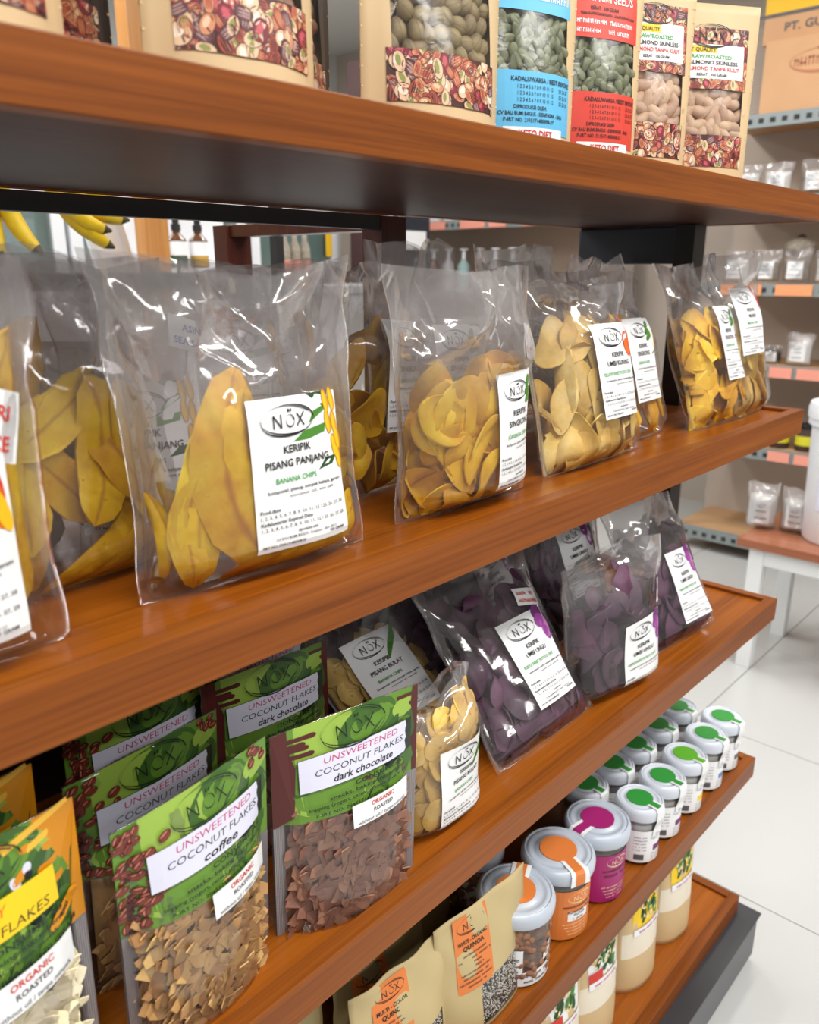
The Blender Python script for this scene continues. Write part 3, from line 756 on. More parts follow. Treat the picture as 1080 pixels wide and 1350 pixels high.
    if flavour == 'honey':
        P.rect(-w*.36, w*.36, -h*.16, h*.12, 'yellow_band', 32, 12, 3)
        P.text('HONEY', 0, .0, h*.11, 'ink_orange', None, wmax=w*.5, layer=34, shear=.15); P.text('COCONUT FLAKES', 0, -h*.13, h*.1, 'ink', None, width=w*.62, layer=34, shear=.15)
    else:
        P.rect(-w*.35, w*.44, -h*.17, h*.17, 'lav', 32, 12, 3)
        P.rect(-w*.355, w*.445, -h*.175, h*.175, 'p_deep', 31, 12, 3)
        P.text('UNSWEETENED', w*.06, h*.075, h*.088, 'ink_pink', None, width=w*.52, layer=34, shear=.15)
        P.text('COCONUT FLAKES', w*.05, -h*.03, h*.09, 'ink', None, width=w*.62, layer=34, shear=.15)
        P.text('coffee' if flavour == 'coffee' else 'dark chocolate', w*.06, -h*.135, h*.1, 'ink', True, width=w*(.24 if flavour == 'coffee' else .42), layer=34, shear=.25)
    P.text('CONSUME AS', w*.18, -h*.245, h*.065, 'p_deep', True, width=w*.38, layer=34)
    P.text('snacks, baking ingredient,', w*.1, -h*.31, h*.055, 'p_deep', True, width=w*.56, layer=34)
    P.text('topping (yogurt, cereal, granola, muesli, oat)', w*.05, -h*.375, h*.05, 'p_deep', True, width=w*.72, layer=34)
    P.text('P-IRT NO: 7945171480098-27', -w*.02, -h*.45, h*.045, 'p_deep', True, width=w*.5, layer=34)
    if flavour == 'honey': P.ell(w*.38, -h*.27, w*.1, h*.055, 'honey', 34, .5); P.text('oat!', w*.38, -h*.29, h*.06, 'ink', True, wmax=w*.12, layer=36, rot=.4); P.text('BERAT : 70 GRAM', w*.24, -h*.45, h*.06, 'p_deep', True, width=w*.4, layer=36)
    return P
def coconut_pouch(label, X, Y, yaw, lean, w, h, d, flavour, seed, n=120, group=None, roll=0, curl=0., detail=True):
    t = thing('coconut_pouch', label, 'pouch', (X, Y, S3), yaw, group, lean, roll)
    p = Pouch(w, h, d, curl, .86)
    hh = (.44 if flavour != 'honey' else .4)*h
    header_print(w, hh, flavour, seed).bake('printed_header', label_map(p.front, 0, h-hh/2), t, .00007)
    pouch_body(p, t, 'film_clear', None, name='pouch_film', seed=seed)
    # heat-sealed side strips below the header
    for sx in (-1, 1):
        V = []; f = []
        for j in range(9):
            z = (h-hh)*j/8
            for x in (sx*w*.5, sx*w*.43): V.append((x, float(p.front(np.array([x]), np.array([z]))[0])-.0008, z))
            for x in (sx*w*.5, sx*w*.43): V.append((x, float(p.back(np.array([x]), np.array([z]))[0])+.0008, z))
        for j in range(8):
            a = j*4; f += [(a, a+1, a+5, a+4), (a+3, a+2, a+6, a+7), (a, a+4, a+6, a+2)]
        raw('side_seal', V, f, 'seal', None, t)
    sw, sh = w*.44, h*.105
    P = Print(); P.rect(-sw/2, sw/2, -sh/2, sh/2, 'label', 0, 6, 2)
    P.text('ORGANIC', -sw*.0, sh*.2, sh*.27, 'ink_red', True, wmax=sw*.55, layer=2); P.text('ROASTED', 0, -sh*.1, sh*.24, 'ink_soft', True, wmax=sw*.5, layer=2)
    P.text('without oil / tanpa minyak', 0, -sh*.42, sh*.22, 'ink_soft', False, width=sw*.86, layer=2)
    P.bake('organic_sticker', label_map(p.front, w*.17, h-hh-sh*.28), t, .0002, .0042) if detail else None
    m = {'coffee': 'flake_brown', 'choc': 'flake_choc', 'honey': 'flake_white'}[flavour]
    key = 'fl'+flavour
    if key not in _SH:
        rs = np.random.RandomState(3); _SH[key] = [flake_mesh('coconut_flake', m, rs, rs.uniform(.013, .026), rs.uniform(.007, .0135), rs.uniform(-.002, .003)) for _ in range(12)]
    fill_grid(p, t, 'coconut_flake', _SH[key], (-w*.41, w*.41, .006, (h-hh)*1.12), .0086 if n > 100 else .016, seed, .005, 2 if n > 100 else 1, .5, n)
    core(p, t, m, (h-hh)*1.05, 'flake_filling', .014, .78)
    return t

def kraft_pouch(label, X, Y, yaw, w, h, d, kind, seed, lean=0, group=None):
    t = thing('nut_pouch', label, 'pouch', (X, Y, S1), yaw, group, lean)
    p = Pouch(w, h, d, 0, .92)
    ww = w*.36
    if kind in ('sky', 'red'):
        win = (-ww*.92, ww, .066, .122)
        pouch_body(p, t, 'kraft', win, seed=seed)
        pm = 'p_sky' if kind == 'sky' else 'p_red'; ik = 'ink' if kind == 'sky' else 'ink'; tk = 'label'
        P = Print(); P.rect(-w*.4, w*.4, .12, .19, pm, 0, 12, 6)
        if kind == 'sky':
            P.text('UNROASTED', 0, .178, .011, tk, True, wmax=w*.6); P.text('PUMPKIN SEEDS', 0, .164, .011, tk, True, width=w*.62); P.scrib(0, .154, .005, w*.5, 'ink')
            P.scrib(0, .142, .008, w*.66, tk); P.scrib(w*.02, .130, .008, w*.64, tk)
        else:
            P.text('UNROASTED', w*.06, .168, .013, tk, True, width=w*.56); P.text('PUMPKIN SEEDS', w*.02, .154, .013, tk, True, width=w*.62)
            P.text('BERAT : 100 GRAM', 0, .146, .005, 'ink', True, width=w*.3); P.scrib(w*.05, .141, .004, w*.6, 'ink')
            P.scrib(0, .133, .006, w*.62, tk); P.scrib(w*.02, .1245, .006, w*.62, tk)
        P.bake('upper_print', label_map(p.front, 0, 0), t)
        P = Print(); P.rect(-w*.4, w*.4, .018, .07, pm, 0, 12, 5)
        P.text('KADALUWARSA / BEST BEFORE', w*.08, .061, .0055, 'ink', True, width=w*.6, layer=3)
        for k in range(3): P.text('1 2 3 4 5 6 7 8 9 10 11 12', w*.0, .055-.0055*k, .0045, 'ink', False, width=w*.34, layer=3); P.text('25 26 27', w*.3, .055-.0055*k, .0045, 'ink', False, width=w*.12, layer=3)
        P.text('DIPRODUKSI OLEH:', -w*.05, .038, .0045, 'ink', True, width=w*.3, layer=3); P.text('CV BALI BUMI BAGUS - DENPASAR - BALI', -w*.02, .0325, .0045, 'ink', True, width=w*.6, layer=3); P.text('P-IRT NO. 2115171480098-27', -w*.05, .027, .0045, 'ink', True, width=w*.46, layer=3)
        P.rect(-w*.28, w*.28, .004, .0225, 'label', 2, 8, 2); P.text('KETO DIET', 0, .0145, .008, 'ink_red', True, width=w*.32, layer=5); P.text('BAKING INGREDIENT', .0, .007, .0055, 'ink', True, width=w*.44, layer=5)
        P.bake('lower_print', label_map(p.front, 0, 0), t)
        ms = [ellipsoid('pumpkin', .0048, .002, .0085, 'pumpkin_seed', .25)]
        fill_grid(p, t, 'pumpkin_seed', ms, (win[0]+.002, win[1]-.002, .068, .12), .0088, seed, .0022, 2, .35)
        core(p, t, 'pumpkin_seed', .118, 'seed_filling', .008, .8, .05)
    else:
        win = (-ww, ww, .06, .118)
        pouch_body(p, t, 'kraft', win, seed=seed)
        P = Print(); collage(P, -w*.39, w*.39, .024, .062, seed); P.bake('lower_print', label_map(p.front, 0, 0), t)
        P = Print(); collage(P, -w*.39, w*.39, .116, .188, seed+50)
        if kind != 'plain':
            P.rect(-w*.34, w*.34, .128, .168, 'label', 6, 8, 4); P.logo(0, .178, w*.22, 'ink', 9)
            P.rect(-w*.3, w*.05, .158, .1665, 'yellow_band', 7, 4, 1)
            P.text('BEST QUALITY', -w*.12, .1595, .0062, 'ink', True, width=w*.32, layer=9); P.text('RAW/ROASTED', .0, .1515, .0062, 'ink_green', True, width=w*.4, layer=9)
            P.text('ALMOND SKINLESS', w*.02, .1445, .0062, 'ink', True, width=w*.5, layer=9); P.text('ALMOND TANPA KULIT', w*.02, .1375, .0062, 'ink_red', True, width=w*.54, layer=9); P.text('BERAT : 100 GRAM', 0, .131, .0045, 'ink', True, width=w*.3, layer=9)
        P.bake('upper_print', label_map(p.front, 0, 0), t)
        if kind == 'almond':
            ms = [ellipsoid('almond', .0075, .005, .0125, 'almond', .12)]; st = .0125; nm = 'almond_kernel'; cm = 'almond'; dp = .0055
        elif kind == 'pistachio':
            ms = [ellipsoid('pistachio', .0075, .006, .0095, 'pistachio', .1)]; st = .0128; nm = 'broad_bean'; cm = 'pistachio'; dp = .006
        else:
            ms = [ellipsoid('bnut', .007, .006, .008, 'brown_nut', .1)]; st = .013; nm = 'nut'; cm = 'brown_nut'; dp = .006
        fill_grid(p, t, nm, ms, (win[0]+.004, win[1]-.003, .064, .116), st, seed, dp+.0015, 2, .22)
        core(p, t, cm, .114, 'nut_filling', .012, .8, .05)
    # seam crimps on the two long edges
    for sx in (-1, 1):
        m = MB()
        for k in range(14): m.box(sx*w*.5-.006 if sx > 0 else sx*w*.5, sx*w*.5 if sx > 0 else sx*w*.5+.006, -.0011, .0011, .006+k*.014, .0075+k*.014, 'kraft')
        prop(m.build('seam_crimp', t), kind='stuff')
    return t

def quinoa_pouch(label, X, Y, yaw, w, h, d, seed, paper='cream_paper', labelled=True, lean=0, window=True, group=None):
    t = thing('grain_pouch', label, 'pouch', (X, Y, S4), yaw, group, lean)
    p = Pouch(w, h, d, .02, .92)
    win = (-w*.12, w*.36, .008, .07) if window else None
    pouch_body(p, t, paper, win, wr=.0018, seed=seed)
    if labelled:
        lw, lh = w*.34, h*.58; P = Print(); P.rect(-lw/2, lw/2, -lh/2, lh/2, 'p_orange', 0, 6, 10)
        P.logo(0, lh*.36, lw*.4, 'bean_dark', 4, lw*.018)
        P.text('WHITE - ORGANIC' if seed % 2 else 'MULTI - COLOR', 0, lh*.15, lh*.07, 'ink', True, width=lw*.84, layer=4); P.text('QUINOA', 0, lh*.06, lh*.085, 'ink', True, width=lw*.6, layer=4)
        for k, wd in enumerate((.7, .9, .4, .5, .8, .7, .9, .5)):
            P.scrib(0, -lh*(.02+.06*k), lh*.036, lw*wd, 'bean_dark', 4)
        P.bake('label', label_map(p.front, -w*.16, h-lh/2-.004), t)
    if window:
        rs = np.random.RandomState(seed); m = MB()
        for k in range(1500):
            x = rs.uniform(win[0], win[1]); z = rs.uniform(win[2], win[3]); y = float(p.front(np.array([x]), np.array([z]))[0])+.0022+rs.uniform(0, .002); r = rs.uniform(.0009, .0015)
            v = [(x+r, y, z), (x-r, y, z), (x, y-r, z), (x, y+r, z), (x, y, z+r), (x, y, z-r)]
            m.add(v, [(4, 0, 2), (4, 2, 1), (4, 1, 3), (4, 3, 0), (5, 2, 0), (5, 1, 2), (5, 3, 1), (5, 0, 3)], 'seed_white' if rs.rand() < .62 else 'seed_black')
        prop(m.build('grain', t, True), kind='stuff')
        core(p, t, 'grey_food', .07, 'grain_filling', .005, .8)
    return t

def flour_pouch(label, X, Y, yaw, w, h, d, seed, back='yellow', group=None):
    t = thing('flour_pouch', label, 'pouch', (X, Y, S5), yaw, group)
    p = Pouch(w, h, d, 0, .95)
    win = (-w*.44, w*.44, .075, .125)
    pouch_body(p, t, 'flour_paper', win, 'flour', seed=seed, wr=.001)
    lw, lh = w*.62, .058; P = Print(); P.rect(-lw/2, lw/2, -lh/2, lh/2, 'yellow_band' if back == 'yellow' else 'label', 0, 6, 5)
    rs = np.random.RandomState(seed)
    for k in range(16):
        P.ell(rs.uniform(-.3, .36)*lw, rs.uniform(-.3, .3)*lh, lw*.13, lw*.05, 'a_dkgreen' if k % 2 else 'a_green', 2+k, rs.uniform(.3, 1.8)); P.ell(rs.uniform(-.3, .36)*lw, rs.uniform(-.3, .3)*lh, lw*.05, lw*.03, 'a_cream', 3+k, rs.uniform(0, 3))
    if back != 'yellow': P.rect(-lw*.5, -lw*.1, -lh*.5, -lh*.2, 'ink_red', 20, 2, 2)
    P.rect(-lw*.5, lw*.5, -lh*.72, -lh*.5, 'label', 21, 6, 1); P.scrib(0, -lh*.66, lh*.11, lw*.7, 'ink_pink', 24)
    P.bake('label', label_map(p.front, w*.02, .16), t, .0001)
    return t

# ------------------------------------------------------------------ jars
def jar(label, X, Y, r, h, kind, rot, seed=0, group=None, turn=0):
    t = thing('glass_jar', label, 'jar', (X, Y, S4), 0, group)
    big = kind in ('orange', 'magenta', 'nuts')
    hb = h-.016
    o = MB().lathe([(r*.86, 0), (r*.97, .004), (r, .012), (r, hb-.016), (r*.93, hb-.006), (r*.9, hb)], 'jar_glass', 36).build('jar_body', t); autosmooth(o)
    lr = r*1.12; lm = 'lid' if big else 'lid_w'
    prof = [(lr*.98, hb-.004), (lr*1.0, hb), (lr*1.0, h-.007), (lr*.965, h-.002), (lr*.9, h), (lr*.86, h-.0016), (lr*.82, h-.0004), (lr*.76, h-.0004), (lr*.73, h-.0018), (lr*.62, h-.002), (lr*.6, h-.0005), (.001, h-.0005)]
    autosmooth(MB().lathe(prof, lm, 40).build('lid', t), 60)
    sm = {'orange': 'p_orange', 'nuts': 'p_orange', 'magenta': 'p_magenta', 'green': 'lid_green', 'lime': 'lid_lime'}[kind]
    # seal sticker: a disc on the lid with a tongue running over the rim and down the jar
    P = Print(); R1 = r*(.56 if big else .6)
    V = []; f = []; mi = []
    def strip(pts, w0, w1, mat):
        b = len(V)
        for k, (q, z) in enumerate(pts):
            wd = w0+(w1-w0)*k/(len(pts)-1); V.append((q, -wd, z)); V.append((q, wd, z))
        for k in range(len(pts)-1): f.append((b+2*k, b+2*k+1, b+2*k+3, b+2*k+2)); mi.append(mat)
    path = [(R1*.6, h+.0008), (lr*.8, h+.0008), (lr*.93, h+.0006), (lr*1.0, h-.0035), (lr*1.012, h-.008), (lr*1.012, hb-.004), (r*1.015, hb-.02), (r*1.015, hb-.032)]
    strip(path[:6] if big else path, r*.26, r*.34, 1)
    strip([(a+.0002, z+.0003) for a, z in (path[:6] if big else path[:3])], r*.15, r*(.17 if big else .16), 0)
    n0 = len(V); K = 32
    for k in range(K): V.append((R1*math.cos(2*math.pi*k/K), R1*math.sin(2*math.pi*k/K), h+.0012))
    for k in range(K): V.append((R1*1.0*math.cos(2*math.pi*k/K), R1*1.0*math.sin(2*math.pi*k/K), h-.001))
    f.append(tuple(range(n0, n0+K))); mi.append(0)
    for k in range(K): f.append((n0+k, n0+K+k, n0+K+(k+1) % K, n0+(k+1) % K)); mi.append(0)
    c, s = math.cos(R_(rot)), math.sin(R_(rot))
    V = [(x*c-y*s, x*s+y*c, z) for x, y, z in V]
    raw('seal_sticker', V, f, [sm, 'label'], mi, t)
    # wrap-round label
    def wrap(P, name, zc, ang0, eps=.00012):
        a = np.array(P.v, float); th = a[:, 0]/r+ang0; rr = r+.0006+a[:, 2]*eps
        raw(name, np.stack([rr*np.cos(th), rr*np.sin(th), a[:, 1]+zc], 1), P.f, P.ms, P.m, t)
    a0 = R_(-118+turn)
    if kind in ('orange', 'magenta'):
        lh = hb-.022; L = r*2.9; P = Print(); P.rect(-L, L, -lh/2, lh/2, sm, 0, 40, 2)
        P.logo(r*.25, lh*.34, r*.42, 'a_cream', 3); ik = 'a_cream'
        P.scrib(r*.25, lh*.14, lh*.08, r*1.1, 'bean_dark'); P.scrib(r*.25, lh*.03, lh*.08, r*1.0, 'bean_dark')
        if kind == 'orange':
            P.rect(-r*.15, r*.6, -lh*.12, lh*.06, 'label', 2, 8, 2); P.scrib(r*.22, -lh*.02, lh*.06, r*.5, 'ink', 4); P.scrib(r*.22, -lh*.1, lh*.06, r*.4, 'ink', 4)
        for k in range(4): P.scrib(r*.25, -lh*(.2+.07*k), lh*.04, r*(1.1-.12*k), ik)
        wrap(P, 'label', .005+lh/2, a0)
        autosmooth(MB().lathe([(r*.9, .006), (r*.93, hb*.82)], 'grey_food', 24).build('filling', t))
    elif kind == 'nuts':
        for nm, L, lh, zc, an, tx in (('date_label', r*.34, .045, .04, -150, ('BEST BEFORE', 'PRODUCTION')), ('label', r*.75, .022, .016, -95, ('CASHEW NUTS', 'CV BALI BUMI BAGUS')), ('weight_label', r*.5, .02, .045, -62, ('100 GRAM', 'NETTO'))):
            P = Print(); P.rect(-L, L, -lh/2, lh/2, 'label', 0, 10, 2); P.scrib(0, lh*.12, min(.006, lh*.3), L*1.6, 'ink'); P.scrib(0, -lh*.28, min(.005, lh*.26), L*1.5, 'ink'); wrap(P, nm, zc, R_(an))
        ms = ellipsoid('bnut2', .009, .008, .012, 'brown_nut', .1); rs = np.random.RandomState(4)
        for k in range(90):
            a = -2.2+rs.uniform(-1.5, 1.5); m = Matrix.Translation((r*.82*math.cos(a), r*.82*math.sin(a), rs.uniform(.016, hb*.86))) @ Matrix.Rotation(rs.uniform(0, 3), 4, 'Y') @ Matrix.Rotation(rs.uniform(0, 3), 4, 'X')
            inst('nut', ms, t, m)
        prop(autosmooth(MB().lathe([(r*.62, .005), (r*.66, hb*.84)], 'grey_food', 20).build('nut_filling', t)), kind='stuff')
    else:
        lh = hb*.66; L = r*2.2; P = Print(); P.rect(-L, L, -lh/2, lh/2, 'label', 0, 30, 2)
        P.logo(r*.3, lh*.3, r*.3, 'ink_soft', 3)
        P.rect(r*.2, r*.85, -lh*.16, lh*.02, ('a_purple2', 'a_purple2', 'yellow_band', 'b1', 'ink_soft')[seed % 5], 2, 6, 1)
        for k in range(4): P.scrib(r*.4, -lh*(.24+.07*k), lh*.045, r*.6, 'ink_soft')
        for k in range(5): P.scrib(-r*.45, lh*(.28-.1*k), lh*.05, r*.6, 'ink_soft')
        P.rect(-r*.7, -r*.25, -lh*.42, -lh*.24, 'ink_soft', 2, 4, 1)
        wrap(P, 'label', hb*.42, a0)
        autosmooth(MB().lathe([(r*.9, .004), (r*.92, hb*.84)], ('powder', 'seed_white')[seed % 2], 24).build('filling', t))
    return t

# ================================================================== room
def struct(o): o['kind'] = 'structure'; return o
fl = struct(MB().box(-3.5, 5, -4, 5.2, -.05, -.006, 'grout').build('floor'))
bm_ = MB().box(.0015, .6705, .0015, .6705, -.0055, 0, 'tile', .0012).build('tile', fl)
tile_me = bm_.data; bpy.data.objects.remove(bm_)
for i in range(-7, 5):
    for j in range(-7, 6): inst('tile', tile_me, fl, Matrix.Translation((1.639+.672*i, .877+.672*j, 0)))
struct(MB().box(4.8, 4.9, -4, 5.2, 0, 3.0, 'wall').build('wall_right'))
struct(MB().box(-3.5, 4.9, 5.2, 5.3, 0, 3.0, 'wall_white').build('wall_back'))
struct(MB().box(-3.5, 4.9, -4, 5.3, 3.0, 3.06, 'ceiling').build('ceiling'))

# ================================================================== display shelf
shelf = thing('display_shelf', 'cherry-brown wooden gondola display with five tray shelves on a black plinth', 'shelf', (0, 0, 0))
X0, X1, YF, YB = -.38, 1.428, .42, .83
for zt, th, xe in ((1.490, .035, 1.436), (1.160, .040, X1), (.8193, .040, X1), (.4905, .040, 1.432), (.1536, .038, 1.455)):
    tray = MB().box(X0+.018, xe-.018, YF+.018, YB-.018, zt-th+.008, zt-.006, 'wood_floor').build('shelf_tray', shelf)
    MB().box(X0+.018, xe-.018, YF+.018, YB-.018, zt-th+.001, zt-th+.008, 'wood_under_shade').build('underside_panel', tray)
    MB().box(X0, xe, YF, YF+.018, zt-th, zt, 'wood_x', .0012).build('front_lip', tray)
    MB().box(X0, xe, YB-.018, YB, zt-th, zt, 'wood_x', .0012).build('back_lip', tray)
    MB().box(xe-.018, xe, YF+.018, YB-.018, zt-th, zt, 'wood_y', .0012).build('end_lip', tray)
    MB().box(X0, X0+.018, YF+.018, YB-.018, zt-th, zt, 'wood_y', .0012).build('end_lip', tray)
for x, y, z0, z1 in ((.846, .832, .135, 1.455), (.846, 1.20, .135, 1.455), (-.2, .832, .135, 1.455), (-.2, 1.2, .135, 1.455)):
    MB().box(x, x+.05, y, y+.04, z0, z1, 'post_wood', .001).build('post', shelf)
MB().box(X0, 1.35, .815, .829, .1436, 1.12, 'dark_pouch').build('added_dark_panel', shelf)  # added dark sheet, blocks the bright background so the gaps between trays stay dark
MB().box(.852, .89, .872, 1.20, 1.436, 1.455, 'post_wood', .001).build('cross_beam', shelf)
MB().box(X0, .846, .834, .850, 1.436, 1.455, 'black_metal').build('back_rail', shelf)  # black strip stands in for shadow along the top tray's rear edge
MB().box(.44, .80, 1.205, 1.235, 1.352, 1.378, 'black_metal').build('back_rail', shelf)
MB().box(-.15, .44, 1.205, 1.235, 1.352, 1.372, 'black_metal').build('back_rail', shelf)
for z0, z1 in ((1.150, 1.455), (.8135, 1.120), (.486, .7835), (.1436, .456)):
    MB().box(1.352, 1.396, .605, .64, z0, z1, 'black_metal', .001).build('end_post', shelf)
MB().box(1.36, 1.385, .64, .83, 1.392, 1.455, 'navy', .004).build('end_panel', shelf)
pl_ = MB().box(X0, 1.478, .385, 1.3, .012, .1125, 'plinth_face', .006).build('plinth', shelf)
MB().box(X0, 1.482, .381, 1.3, .1125, .1155, 'plinth', .001).build('plinth_top', pl_)

# ================================================================== metal racks at the back
def rack(label, x, y0, y1, depth, boards, zt, tags, ups=(1,), panel=True):
    t = thing('metal_rack', label, 'rack', (0, 0, 0))
    for y in (y0, y1-.035):
        for xx in (x,): MB().box(xx, xx+.035, y, y+.035, 0, zt, 'black_metal').build('upright', t)
    for z, rm in boards:
        b = MB().box(x+.03, x+depth, y0+.035, y1-.035, z-.014, z, 'ply').build('shelf_board', t)
        m = MB().box(x-.004, x+.03, y0, y1, z-.052, z+.002, 'rail').build('shelf_rail', b)
        m = MB()
        for k in range(int((y1-y0)/.05)): m.box(x-.006, x-.0035, y0+.03+.05*k, y0+.052+.05*k, z-.036, z-.016, 'rail_hole')
        prop(m.build('rail_slots', b), kind='stuff')
    for z, y, wd, mt in tags: MB().box(x-.011, x-.0065, y, y+wd, z-.05, z-.002, mt, .001).build('price_tag', t)
    if panel: MB().box(x+depth, x+depth+.012, y0, y1, 0, zt, 'wall').build('back_panel', t)
    return t
RX = 3.9
tg = [(1.325, y, w_, 'tag_orange') for y, w_ in ((1.52, .07), (1.40, .09), (1.18, .16), (1.0, .1), (.8, .12))] + \
     [(.96, y, w_, 'tag_red') for y, w_ in ((1.36, .07), (1.22, .1), (1.08, .12), (.9, .1))] + \
     [(.57, y, w_, 'tag_red') for y, w_ in ((1.44, .12), (1.18, .1), (1.06, .1), (.9, .1))]
rack('grey metal rack with plywood boards and orange price tags beside the bench', RX, -.6, 1.74, .45, ((.115, 0), (.57, 0), (.96, 0), (1.325, 0), (1.70, 0), (2.04, 0)), 2.5, tg)
tg = [(1.69, 2.75+.16*k, .13 if k % 3 else .2, 'tag_red') for k in (0, 2, 3, 5, 6, 7)]
rack('far metal rack of bottles with red price tags seen between the shelf posts', 4.2, 2.45, 4.3, .45, ((1.26, 0), (1.69, 0), (.8, 0)), 2.2, tg)

def packet(label, x, y, z, w, h, d, fmat, seed, group=None, rz=-90, lean=0, lab=(0, .4, .55, .5), cat='packet'):
    t = thing('snack_packet', label, cat, (x, y, z), rz, group, lean)
    b = Bag(w, h, d, seed, .6)
    build_film(b, t, 'film_back', 10, 12, None, None, .8)
    # filling
    us = np.linspace(-.42, .42, 7)*w; vs = np.linspace(.012, .72*h, 7); U, V = np.meshgrid(us, vs); n = U.size
    fr = np.stack([U, b.front(U, V)*.86, V], -1).reshape(-1, 3); bk = np.stack([U, b.back(U, V)*.86, V], -1).reshape(-1, 3); f = []
    for j in range(6):
        for i in range(6):
            q = j*7+i; f += [(q, q+1, q+8, q+7), (n+q+1, n+q, n+q+7, n+q+8)]
        q = j*7; f.append((n+q, q, q+7, n+q+7)); q += 6; f.append((q, n+q, n+q+7, q+7))
    for i in range(6): f.append((n+i, n+i+1, i+1, i)); k = 42+i; f.append((k, k+1, n+k+1, n+k))
    prop(raw('filling', np.concatenate([fr, bk]), f, fmat, None, t, True), kind='stuff')
    lx, lz, lw, lh = lab[0]*w, lab[1]*h, lab[2]*w, lab[3]*h
    P = Print(); P.rect(-lw/2, lw/2, -lh/2, lh/2, 'label', 0, 4, 4); P.logo(0, lh*.3, lw*.3, 'ink', 2)
    P.scrib(0, 0, lh*.1, lw*.6, 'ink'); P.scrib(0, -lh*.3, lh*.1, lw*.7, 'ink')
    P.bake('label', label_map(b.front, lx, lz), t, .0004)
    return t
# rack shelf at 1.325: small packets facing -X
nm = ['leftmost', 'second', 'third', 'fourth', 'fifth', 'sixth']
for k, (y, fm) in enumerate(((1.56, 'powder'), (1.42, 'grey_food'), (1.29, 'grey_food'), (1.15, 'powder'), (1.01, 'grey_food'), (.87, 'powder'))):
    packet('small clear packet with white label, %s on the upper tagged rack shelf' % nm[k], RX+.09, y, 1.326, .125, .15, .06, fm, 40+k, 'packets on the upper tagged rack shelf')
t = thing('dried_bundle', 'dark olive round bundle lying on packets on the upper tagged rack shelf', 'bundle', (RX+.17, 1.31, 1.445))
MB().lathe([(.002, 0), (.05, .006), (.072, .03), (.066, .06), (.03, .082), (.002, .086)], 'grey_food', 18).build('bundle_body', t, True)
MB().lathe([(.018, .08), (.02, .092), (.004, .1)], 'dark_food', 12).build('knot', t, True)
for k, (y, fm) in enumerate(((1.23, 'powder'), (1.08, 'powder'), (.94, 'grey_food'))):
    packet('clear packet with white label, %s on the middle rack shelf' % nm[k], RX+.09, y, .961, .12, .15, .06, fm, 50+k, 'packets on the middle rack shelf')
packet('dark maroon packet standing behind the pale ones on the middle rack shelf', RX+.26, 1.06, .961, .16, .27, .08, 'dark_food', 55)
packet('low black packet lying at the left end of the middle rack shelf', RX+.12, 1.36, .961, .09, .085, .05, 'rubber', 56)
for k, (y, fm) in enumerate(((1.56, 'powder'), (1.42, 'powder'), (1.26, 'grey_food'), (1.1, 'powder'))):
    packet('silvery clear packet, %s on the rack shelf below the carton' % nm[k], RX+.09, y, 1.701, .13, .15, .06, fm, 60+k, 'packets on the rack shelf below the carton')
for k, (y, dm) in enumerate(((1.40, 'dark_food'), (1.27, 'yellow_cap'), (1.15, 'yellow_cap'), (1.03, 'yellow_cap'))):
    t = thing('sauce_jar', ('dark jar with plain brown label left of the yellow-labelled jars' if k == 0 else 'dark jar with yellow label, %s of the yellow-labelled jars on the low rack shelf' % nm[k-1]), 'jar', (RX+.1, y, .571), 0, 'sauce jars on the low rack shelf')
    autosmooth(MB().lathe([(.042, 0), (.046, .008), (.046, .085), (.034, .1), (.034, .106)], 'dark_food', 20).build('jar_body', t))
    autosmooth(MB().lathe([(.0465, .028), (.0465, .072)], dm, 20, caps=False).build('label', t)); autosmooth(MB().lathe([(.037, .106), (.037, .124), (.034, .127)], 'rubber', 20).build('lid', t))
# cartons on the top board
t = thing('carton', 'light brown cardboard carton taped down the middle on the rack top', 'carton', (RX+.03, .9, 2.041))
cb = MB().box(0, .40, -.1, .62, 0, .29, 'carton', .004).build('carton_body', t)
MB().box(-.0012, .0002, .2, .245, .0, .145, 'lid_w').build('tape', t); MB().box(-.0012, .0002, .2, .245, .145, .146, 'lid_w')
P = Print(); P.scrib(-.1, .175, .05, .26, 'carton_ink'); P.ring(-.1, .19, .15, .05, .012, 'carton_ink'); P.scrib(-.1, .23, .022, .08, 'carton_ink'); P.ell(.1, .24, .015, .012, 'carton_ink'); P.ell(.1, .255, .006, .012, 'carton_ink')
P.rect(-.02, .12, .045, .048, 'carton_ink', 2, 1, 1); P.rect(-.02, .12, .03, .033, 'carton_ink', 2, 1, 1)
a = np.array(P.v, float); prop(raw('print', np.stack([-.0009-a[:, 2]*.0002, .42-a[:, 0]-.16, a[:, 1]], 1), P.f, P.ms, P.m, t), kind='stuff')
t = thing('carton', 'upper carton with yellow printed band stacked behind the taped carton', 'carton', (RX+.09, .96, 2.332))
MB().box(0, .36, -.2, .60, 0, .3, 'carton', .004).build('carton_body', t); MB().box(-.0012, .0, -.2, .60, .12, .3, 'sign_yellow').build('yellow_band', t)
P = Print(); P.text('PT. GUDANG BAHAN', 0, .045, .045, 'ink_soft', True, width=.5); P.rect(-.4, .4, .105, .118, 'ink_soft', 2, 1, 1); P.line([(.02, .16), (.12, .24)], .03, 'ink'); P.line([(.1, .16), (.2, .24)], .03, 'ink')
a = np.array(P.v, float); prop(raw('print', np.stack([-.0016-a[:, 2]*.0002, .26-a[:, 0], a[:, 1]], 1), P.f, P.ms, P.m, t), kind='stuff')

